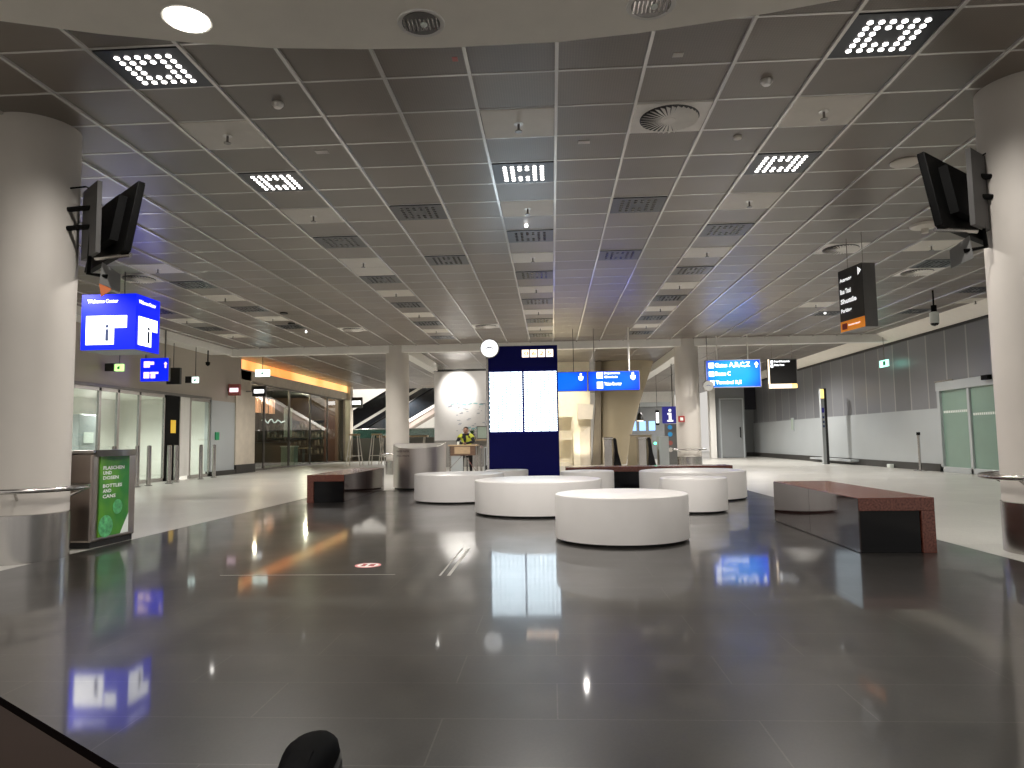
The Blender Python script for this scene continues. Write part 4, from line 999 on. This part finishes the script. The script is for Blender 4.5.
# ------------------------------------------------------------ white map wall, security desk, guard
MB().box(-4.55, -.9, 27.0, 27.25, 0, 3.74).build('wall_map', 'info_wall', kind='structure')
MB().box(-4.56, -.88, 26.96, 27.27, 3.70, 3.78).build('trim_8', 'skirting', kind='structure')
MB().box(-4.55, -.9, 26.93, 27.0, 0, 1.02).build('baseboard_map', 'grey_paint', kind='structure')
t = thing('route_map', 'faint route map printed on the white wall behind the guard', 'map', (-3.3, 26.99, 2.2))
rnd = random.Random(5); q = MB()
Fm = lambda x, z: frame((x, 26.992, z), (1, 0, 0), (0, 0, 1))
def seg(q, x0, z0, x1, z1, wd=.012):
    d_ = Vector((x1-x0, z1-z0)); n_ = Vector((-d_.y, d_.x)).normalized()*wd
    q.prism([(x0-n_.x, z0-n_.y), (x1-n_.x, z1-n_.y), (x1+n_.x, z1+n_.y), (x0+n_.x, z0+n_.y)], .001, .006, Fm(0, 0))
for i in range(6): seg(q, -3.9+i*.22, 2.42+.03*math.sin(i*2), -3.74+i*.22, 2.42+.03*math.sin(i*2+1), .02)
for i in range(5): seg(q, -3.4+i*.15, 1.45+.04*(i % 2), -3.28+i*.15, 1.47+.04*(i % 2), .028)
q.build('map_route', 'teal_line', t)
q = MB()
for i in range(34):
    x = rnd.uniform(-3.7, -2.4); z = rnd.uniform(1.35, 2.3)
    seg(q, x, z, x+rnd.uniform(.03, .14), z, .012)
seg(q, -4.0, 2.33, -3.85, 2.36, .03); seg(q, -2.75, 2.42, -2.55, 2.42, .02); seg(q, -2.55, 2.42, -2.55, 1.5, .008); seg(q, -3.15, 1.30, -3.0, 1.30, .02)
q.build('map_text', 'map_text', t)
spot('map_wall_lamp', (-3.6, 25.6, 3.9), (-3.62, 27.0, 2.95), 400, 60, .95, (1, .97, .92))
spot('map_wall_wash', (-2.2, 24.6, 3.9), (-2.2, 27.0, 2.0), 90, 110, .8, (1, .96, .9))

t = thing('security_desk', 'light wood standing desk in front of the guard', 'desk', (-2.55, 20.2, 0))
MB().box(-2.98, -2.14, 20.0, 20.5, .85, .89).build('desktop', 'wood_pale', t, bevel=.005)
MB().box(-2.93, -2.19, 20.03, 20.06, .58, .85).build('front_panel', 'wood_brown', t)
MB().box(-2.80, -2.35, 20.015, 20.03, .63, .83).build('centre_board', 'wood_pale', t)
MB().box(-2.90, -2.56, 20.05, 20.07, .08, .57).build('lower_board', 'lower_panel', t)
for x in (-2.95, -2.20):
    for y in (20.03, 20.44): MB().box(x, x+.03, y, y+.03, 0, .85).build('leg', 'steel', t)
MB().tube([(-2.95, 20.05, .2), (-2.6, 20.05, .56)], .01, 6).tube([(-2.5, 20.05, .56), (-2.18, 20.05, .12)], .01, 6).build('cross_brace', 'steel', t)
# guard: one skinned body, leaning on the desk
def skin_body(name, joints, edges, parent, m, sub=2):
    me = bpy.data.meshes.new(name); me.from_pydata([j[:3] for j in joints], edges, []); o = bpy.data.objects.new(name, me); C.objects.link(o)
    md = o.modifiers.new('skin', 'SKIN'); md.use_smooth_shade = True
    lay = me.skin_vertices[0] if me.skin_vertices else None
    if lay is None:
        bpy.context.view_layer.objects.active = o
        bm = bmesh.new(); bm.from_mesh(me); bm.verts.layers.skin.verify(); bm.to_mesh(me); bm.free(); lay = me.skin_vertices[0]
    for i, j in enumerate(joints):
        lay.data[i].radius = (j[3], j[4] if len(j) > 4 else j[3]); lay.data[i].use_root = (i == 0)
    sd = o.modifiers.new('sub', 'SUBSURF'); sd.levels = sub; sd.render_levels = sub
    me.materials.append(MAT[m])
    if parent: o.parent = parent
    return o
GX, GY = -2.55, 20.75
t = thing('person', 'person in black clothes and a yellow high-visibility vest leaning on the desk', 'person', (GX, GY, 0))
J = [(0, .18, .74, .13, .10), (0, .15, .90, .13, .10), (0, .06, 1.06, .15, .10), (0, .0, 1.16, .10, .08), (0, -.03, 1.21, .05), (0, -.04, 1.25, .045),
     (-.17, .0, 1.13, .065), (-.25, -.14, .98, .045), (-.10, -.38, .93, .036), (-.04, -.42, .925, .03),
     (.17, .0, 1.13, .065), (.25, -.14, .98, .045), (.10, -.38, .93, .036), (.04, -.42, .925, .03),
     (-.10, .14, .68, .085), (-.13, -.0, .45, .06), (-.13, .08, .09, .04), (-.13, -.05, .05, .035),
     (.10, .14, .68, .085), (.13, -.0, .45, .06), (.13, .08, .09, .04), (.13, -.05, .05, .035)]
E_ = [(0, 1), (1, 2), (2, 3), (3, 4), (4, 5), (3, 6), (6, 7), (7, 8), (8, 9), (3, 10), (10, 11), (11, 12), (12, 13), (0, 14), (14, 15), (15, 16), (16, 17), (0, 18), (18, 19), (19, 20), (20, 21)]
skin_body('body', J, E_, t, 'cloth_black')
def ellipsoid(q, c, r, n=20, m=12):
    prof = [(math.sin(PI*i/m), -math.cos(PI*i/m)) for i in range(m+1)]
    prof = [(max(a, 1e-7), b_) for a, b_ in prof]
    M = Matrix.Translation(c) @ Matrix.Diagonal((r[0], r[1], r[2], 1)); q.lathe(prof, 0, 0, n, M); return q
q = ellipsoid(MB(), (GX, GY-.06, 1.295), (.072, .085, .105)); ellipsoid(q, (GX, GY-.147, 1.29), (.012, .016, .02)); ellipsoid(q, (GX-.073, GY-.05, 1.29), (.012, .02, .028)); ellipsoid(q, (GX+.073, GY-.05, 1.29), (.012, .02, .028))
hd = q.build('head', 'skin', t, smooth=True)
q = MB(); ellipsoid(q, (GX-.028, GY-.137, 1.31), (.010, .006, .006)); ellipsoid(q, (GX+.028, GY-.137, 1.31), (.010, .006, .006)); ellipsoid(q, (GX, GY-.138, 1.245), (.022, .006, .005)); q.build('eyes_and_mouth', 'hair_dark', hd)
ellipsoid(MB(), (GX, GY-.035, 1.345), (.078, .085, .075)).build('hair', 'hair_dark', t, smooth=True)
for sx in (-1, 1):      # hands, five fingers each, folded on the desktop
    JJ = [(sx*.05, -.43, .925, .028, .016), (sx*.01, -.46, .925, .026, .014)] ; EE = [(0, 1)]
    for k in range(4):
        u = -.018+.012*k; i = len(JJ); JJ += [(-sx*.012, -.455+u, .930, .009), (-sx*.04, -.46+u, .925, .0085), (-sx*(.058-.003*abs(k-1)), -.458+u, .912, .0075)]; EE += [(1, i), (i, i+1), (i+1, i+2)]
    i = len(JJ); JJ += [(sx*.03, -.405, .938, .010), (sx*.005, -.395, .945, .009)]; EE += [(0, i), (i, i+1)]
    skin_body('hand', JJ, EE, t, 'skin', 1)
vs = MB()
prof = [(.145, .88), (.15, .98), (.165, 1.08), (.155, 1.14), (.09, 1.19), (.06, 1.18)]
M = Matrix.Translation((GX, GY+.05, 0)) @ Matrix(((1, 0, 0, 0), (0, .72, -.25, .26), (0, 0, 1, 0), (0, 0, 0, 1)))
vs.lathe(prof, 0, 0, 32, M)
vs.v and vs.f.pop(); vs.f.pop()
vs.build('vest', 'hivis', t, smooth=True)
J2 = []
q = MB()
for sx in (-1, 1): q.tube([(GX+sx*.10, GY+.0, 1.16), (GX+sx*.165, GY-.01, 1.13), (GX+sx*.20, GY-.06, 1.07)], .070, 14)
q.build('vest_shoulder', 'hivis', t, smooth=True)
q = MB().tube([(GX-.05, GY-.125, 1.19), (GX-.02, GY-.16, 1.02), (GX-.02, GY-.10, .90)], .045, 10); q.build('jacket_front', 'cloth_black', t, smooth=True)
t = thing('stool', 'stool the guard sits on behind the desk', 'stool', (GX, GY+.2, 0))
MB().lathe([(.13, .50), (.15, .53), (.13, .55), (0, .555)], GX, GY+.2, 24).build('seat', 'cloth_black', t, smooth=True)
MB().cyl(GX, GY+.2, .025, .03, .51, 12).build('stem', 'steel', t); MB().lathe([(.22, 0), (.22, .02), (.03, .04)], GX, GY+.2, 24).build('foot_plate', 'steel', t)
o = MB().lathe([(.03, .89), (.038, .98), (.035, .98), (.028, .90)], -2.72, 20.25, 16).build('paper_cup', 'poster_white', smooth=True); tag(o, 'small white cup on the desk before the guard', 'cup')
stanchion(-3.05, 19.6, 'slim white-silver post at the left end of the security desk', .95, 'steel')
stanchion(-2.02, 19.9, 'slim silver post at the right end of the security desk', .86, 'steel')
# luggage scanner and red lamp
t = thing('ticket_machine', 'grey ribbed cabinet right of the security desk', 'cabinet', (-1.75, 20.3, 0))
MB().box(-2.0, -1.62, 20.5, 20.9, 0, .80).build('cabinet_body', 'lower_panel', t, bevel=.01)
q = MB()
for k in range(5): q.box(-1.97+k*.07, -1.94+k*.07, 20.485, 20.5, .05, .78)
q.build('cabinet_ribs', 'steel_dark', t)
t = thing('signal_post', 'silver post with a glowing red lamp left of the blue display', 'signal lamp', (-1.62, 19.4, 0))
MB().cyl(-1.66, 19.4, .055, 0.0, .82, 16).build('post', 'steel', t, smooth=True)
ellipsoid(MB(), (-1.66, 19.37, .87), (.055, .055, .055)).build('red_lamp', 'red_lamp', t, smooth=True)
t = thing('black_suitcase', 'black bag on the floor left of the blue display', 'bag', (-1.55, 19.1, 0))
MB().box(-1.80, -1.48, 18.7, 19.0, .002, .34).build('bag_body', 'cloth_black', t, bevel=.03)
MB().tube([(-1.72, 18.85, .33), (-1.72, 18.85, .40), (-1.56, 18.85, .40), (-1.56, 18.85, .33)], .012, 8).build('bag_handle', 'black_plastic', t)
# shelf with plant and picture
t = thing('wall_shelf', 'pale shelf on the map wall beside the blue display', 'shelf', (-2.3, 26.8, 1.0))
MB().box(-3.35, -2.4, 26.55, 26.93, 1.0, 1.05).build('shelf_board', 'wood_pale', t)
o = MB().box(-2.86, -2.46, 26.6, 26.66, 1.05, 1.55).build('picture_frame', 'steel_dark'); tag(o, 'framed greenish picture standing on the pale shelf', 'picture')
MB().box(-2.83, -2.49, 26.585, 26.6, 1.09, 1.51).build('picture', 'pale_green', o)
t = thing('potted_plant', 'small dark potted plant beside the greenish picture', 'plant', (-3.05, 26.7, 1.05))
MB().lathe([(.07, 1.05), (.10, 1.25), (.085, 1.25)], -3.05, 26.72, 18).build('pot', 'black_sign', t, smooth=True)
q = MB(); rnd = random.Random(11)
for i in range(22):
    a = rnd.uniform(0, 2*PI); l_ = rnd.uniform(.1, .2); zz = rnd.uniform(.12, .26)
    p = Vector((-3.05, 26.72, 1.23)); e = p + Vector((l_*math.cos(a), l_*math.sin(a)*.6, zz)); n_ = Vector((-math.sin(a), math.cos(a), 0))*.02; mid = (p+e)/2 + Vector((0, 0, .04))
    q.add([p, mid-n_, e, mid+n_, mid+Vector((0, 0, .006))], [(0, 1, 4), (1, 2, 4), (2, 3, 4), (3, 0, 4)])
q.build('leaves', 'plant_green', t)

# ------------------------------------------------------------ cream niche wall, leaning tan cone, gates
MB().box(-.6, 1.5, 27.2, 27.5, 0, 4).build('wall_niche', 'cream_niche', kind='structure')
t = thing('shelf_unit', 'bright cream shelf wall lit from inside, right of the blue display', 'shelf', (.5, 26.4, 0))
q = MB()
q.box(.0, .62, 26.5, 27.2, 0, .12).box(.0, .75, 26.5, 27.2, .98, 1.03).box(.0, .78, 26.5, 27.2, 1.84, 1.89).box(.80, 1.05, 26.7, 27.2, 0, 1.25)
q.build('shelf_boards', 'cream_niche', t)
q = MB().prism([(1.0, 1.2), (1.45, 1.45), (1.45, 0), (.95, 0)], -27.15, -26.9, frame((0, 0, 0), (1, 0, 0), (0, 0, 1))).prism([(1.0, 1.75), (1.55, 1.75), (1.6, 2.3), (1.0, 2.35)], -27.15, -26.8, frame((0, 0, 0), (1, 0, 0), (0, 0, 1)))
q.build('tan_block', 'beige_stone', t)
spot('niche_lamp', (.45, 25.7, 3.9), (.5, 27.2, 1.8), 210, 80, .7, (1, .93, .78)); spot('niche_lamp', (1.2, 26.2, .5), (1.1, 27.2, 1.3), 20, 120, .7, (1, .9, .7))
t = thing('leaning_cone', 'tall tan cone-shaped pillar, wider at the top, behind the gates', 'pillar', (2.15, 27.3, 0))
v = []; f = []; n = 48; lv = [(0, 2.26, .60), (1.2, 2.42, .70), (2.4, 2.62, .84), (3.99, 2.95, 1.08)]
for z, cx_, r_ in lv:
    for i in range(n): a = 2*PI*i/n; v.append((cx_+r_*math.cos(a), 27.6+.6*r_*math.sin(a), z))
for j in range(3):
    for i in range(n): f.append((j*n+i, j*n+(i+1) % n, (j+1)*n+(i+1) % n, (j+1)*n+i))
f.append(tuple(range(n))); f.append(tuple(3*n+i for i in range(n)))
MB().add(v, f).build('cone_body', 'tan_cone', t, smooth=True)
MB().prism([(1.50, 0), (1.82, 0), (1.95, 3.98), (1.72, 3.98), (1.68, 2.3)], -27.25, -26.9, frame((0, 0, 0), (1, 0, 0), (0, 0, 1))).build('side_fin', 'tan_dark', t)
def gate(x, y, lb, green):
    t = thing('access_gate', lb, 'gate', (x, y, 0), group=None)
    q = MB(); pr = [(0, 0), (.30, 0), (.24, .25), (.17, .55), (.13, .95), (.09, 1.02), (.02, 1.0), (.05, .6), (.03, .25)]
    F = frame((x, y, 0), (1, 0, 0), (0, 0, 1)); q.prism(pr, -.6, 0, F).build('curved_wing', 'black_gloss', t)
    MB().box(x-.28, x-.02, y, y+.6, 0, .98).box(x-.30, x+.02, y-.02, y+.62, .98, 1.04).build('gate_cabinet', 'steel', t, bevel=.02)
    if green:
        MB().lathe([(.045, 0), (.045, .02)], 0, 0, 16, frame((x+.26, y-.01, .82), (1, 0, 0), (0, 0, 1))).build('green_lamp', 'green_lamp', t)
gate(1.98, 23.2, 'black curved gate wing with steel cabinet before the tan cone', False)
gate(3.10, 23.2, 'black curved gate wing with a green lamp, right of the tan cone', True)
t = thing('gate_cabinet', 'grey upright cabinet between the green-lit gate and the far column', 'cabinet', (3.6, 23.4, 0))
MB().box(3.50, 3.82, 23.3, 23.8, .04, 1.05).build('cabinet_body', 'lower_panel', t, bevel=.01)
MB().box(3.52, 3.80, 23.32, 23.78, 0, .04).build('cabinet_foot', 'rubber', t)
t = thing('tan_barrier', 'low tan partition beside the leaning cone', 'partition', (2.95, 25, 0))
MB().prism([(2.62, 0), (3.5, 0), (3.5, 1.10), (2.76, 1.10)], -25.1, -25.0, frame((0, 0, 0), (1, 0, 0), (0, 0, 1))).build('partition_panel', 'tan_cone', t)
MB().box(2.74, 3.52, 24.98, 25.12, 1.10, 1.13).build('partition_rail', 'steel', t)
# i sign, totem with discs, shops far behind
t = thing('information_sign', 'dark blue square sign with a white i near the far column', 'sign', (4.3, 26, 1.5))
MB().box(4.06, 4.60, 26.0, 26.08, 1.52, 2.14).build('sign_panel', 'info_blue', t)
MB().box(4.29, 4.39, 25.99, 26.0, 1.60, 1.90).box(4.24, 4.34, 25.99, 26.0, 1.84, 1.90).box(4.23, 4.45, 25.99, 26.0, 1.58, 1.64).lathe([(.055, 0), (.055, .01)], 0, 0, 20, frame((4.335, 25.995, 1.995), (1, 0, 0), (0, 0, 1))).build('information_letter', 'sign_text', t)
MB().tube([(4.45, 26.06, 2.14), (4.45, 26.06, 3.74)], .015, 8).build('hanging_rod', 'steel_dark', t)
t = thing('disc_totem', 'dark post with blue and reddish discs under the i sign', 'information post', (4.45, 26.3, 0))
MB().box(4.18, 4.62, 26.3, 26.4, 0, 1.5).build('post_panel', 'sign_grey', t)
for z, m_ in ((1.38, 'blue_disc'), (1.12, 'blue_disc'), (.80, 'label_red'), (.55, 'label_grey')):
    MB().lathe([(.085, 0), (.085, .01)], 0, 0, 20, frame((4.37, 26.298, z), (1, 0, 0), (0, 0, 1))).build('disc', m_, t)
t = thing('far_kiosk', 'grey kiosk with blue glowing screens far behind the gates', 'kiosk', (4.6, 34, 0))
MB().box(3.6, 5.6, 34, 36, 0, 2.5).build('kiosk_body', 'grey_wall', t)
for x in (3.75, 4.2, 4.65): MB().box(x, x+.3, 33.98, 34.0, 1.35, 1.8).build('screen', 'screen_blue', t)
MB().box(3.5, 5.7, 33.9, 36.1, 2.5, 2.7).build('kiosk_roof', 'lower_panel', t)
t = thing('monitor_post', 'narrow hanging screen far behind the gates', 'monitor', (5.0, 31, 1.6))
MB().box(4.55, 4.70, 31, 31.08, 1.55, 2.2).build('screen_case', 'black_plastic', t); MB().box(4.57, 4.68, 30.99, 31.0, 1.65, 2.1).build('screen_face', 'white_light', t)
MB().tube([(4.62, 31.04, 2.2), (4.62, 31.04, CZ)], .012, 6).build('hanging_rod', 'steel_dark', t)
t = thing('hanging_lamp', 'small dark hanging lamp with a pale lower rim behind the gates', 'lamp', (3.1, 29, 2.1))
MB().lathe([(.14, 1.72), (.12, 1.95), (.04, 2.05)], 3.62, 29, 20).build('lamp_shade', 'black_sign', t, smooth=True)
MB().lathe([(.13, 1.69), (.13, 1.72)], 3.62, 29, 20).build('lamp_glow', 'cream_light_strip', t); MB().tube([(3.62, 29, 2.05), (3.62, 29, CZ)], .01, 6).build('lamp_cord', 'black_plastic', t)
for x, y, e in ((-9, 40, 500), (-5, 40, 350), (1, 38, 250), (6, 30, 220), (6, 40, 200), (-7, 23.5, 110), (1.0, 23.6, 110), (7.4, 26, 200)):
    spot('far_fill_lamp', (x, y, CZ-.05), (x, y, 0), e*4.0, 155, .6, (1, .96, .91), .04)  # unseen fill lamps added to brighten the far end of the hall

# ------------------------------------------------------------ floor marks
t = thing('floor_sticker', 'round pink and white sticker on the dark floor', 'sticker', (-1.511, 5.70, .004))
MB().lathe([(.105, .0045), (.105, .0065)], -1.511, 5.70, 36).build('sticker_disc', 'pink_mark', t)
MB().lathe([(.085, .0065), (.085, .0070)], -1.511, 5.70, 36).build('sticker_field', 'poster_white', t)
MB().box(-1.56, -1.525, 5.65, 5.75, .0070, .0076).box(-1.50, -1.455, 5.655, 5.75, .0070, .0076).build('sticker_print', 'red_sign', t)
t = thing('floor_hatch', 'flush metal edge strips of a hatch in the dark floor', 'floor hatch', (-1.5, 5.9, .004))
MB().box(-.80, -.775, 5.25, 6.55, .0042, .006).box(-.86, -.845, 5.25, 6.55, .0042, .006).build('edge_strip', 'joint_metal', t)
MB().box(-2.55, -1.2, 5.30, 5.31, .0042, .006).build('edge_strip', 'joint_metal', t)
# table corner and shoe at the bottom
ang = math.atan2(.61-.78, -.38+.63)
R = Matrix.Translation((-.628-.25, .78+.17, 0)) @ Matrix.Rotation(ang, 4, 'Z')
t = thing('brown_table', 'corner of a dark brown table at the lower left edge', 'table', (-.9, .6, 0))
MB().box(.0, 1.0, -.62, -.008, .69, .72, R).build('tabletop', 'table_brown', t)
MB().box(.0, 1.0, -.62, .002, .672, .7195, R).build('table_edge', 'table_edge', t)
MB().box(.47, .53, -.34, -.28, .03, .675, R).build('table_column', 'steel_dark', t)
MB().box(.25, .75, -.56, -.06, .0, .03, R).build('table_foot', 'steel_dark', t, bevel=.005)
t = thing('black_shoe', 'black shoe tip at the bottom edge', 'shoe', (-.76, 2.1, .004))
R = Matrix.Translation((-.735, 2.07, .0045)) @ Matrix.Rotation(.16, 4, 'Z')
sec = [(-.16, .055, .13), (-.10, .065, .12), (-.02, .072, .115), (.06, .080, .105), (.13, .084, .092), (.20, .070, .080), (.25, .046, .066), (.27, .018, .044)]
v = []; f = []; n = 16
for y, hw, hh in sec:
    for i in range(n):
        a = 2*PI*i/n; zz = max(0.012, hh*.5+hh*.5*math.sin(a)); v.append((hw*math.copysign(abs(math.cos(a))**.7, math.cos(a)), y, zz))
for j in range(len(sec)-1):
    for i in range(n): f.append((j*n+i, j*n+(i+1) % n, (j+1)*n+(i+1) % n, (j+1)*n+i))
f.append(tuple(range(n))); f.append(tuple((len(sec)-1)*n+i for i in range(n)))
MB().add(v, f, R).build('upper', 'shoe_black', t, smooth=True)
out = [(hw+.006, y) for y, hw, hh in sec] + [(-hw-.006, y) for y, hw, hh in reversed(sec)]
MB().prism(out, 0, .022, R).build('sole', 'rubber', t)
MB().box(-.03, .03, -.12, -.02, .112, .118, R).build('tongue', 'shoe_black', t)
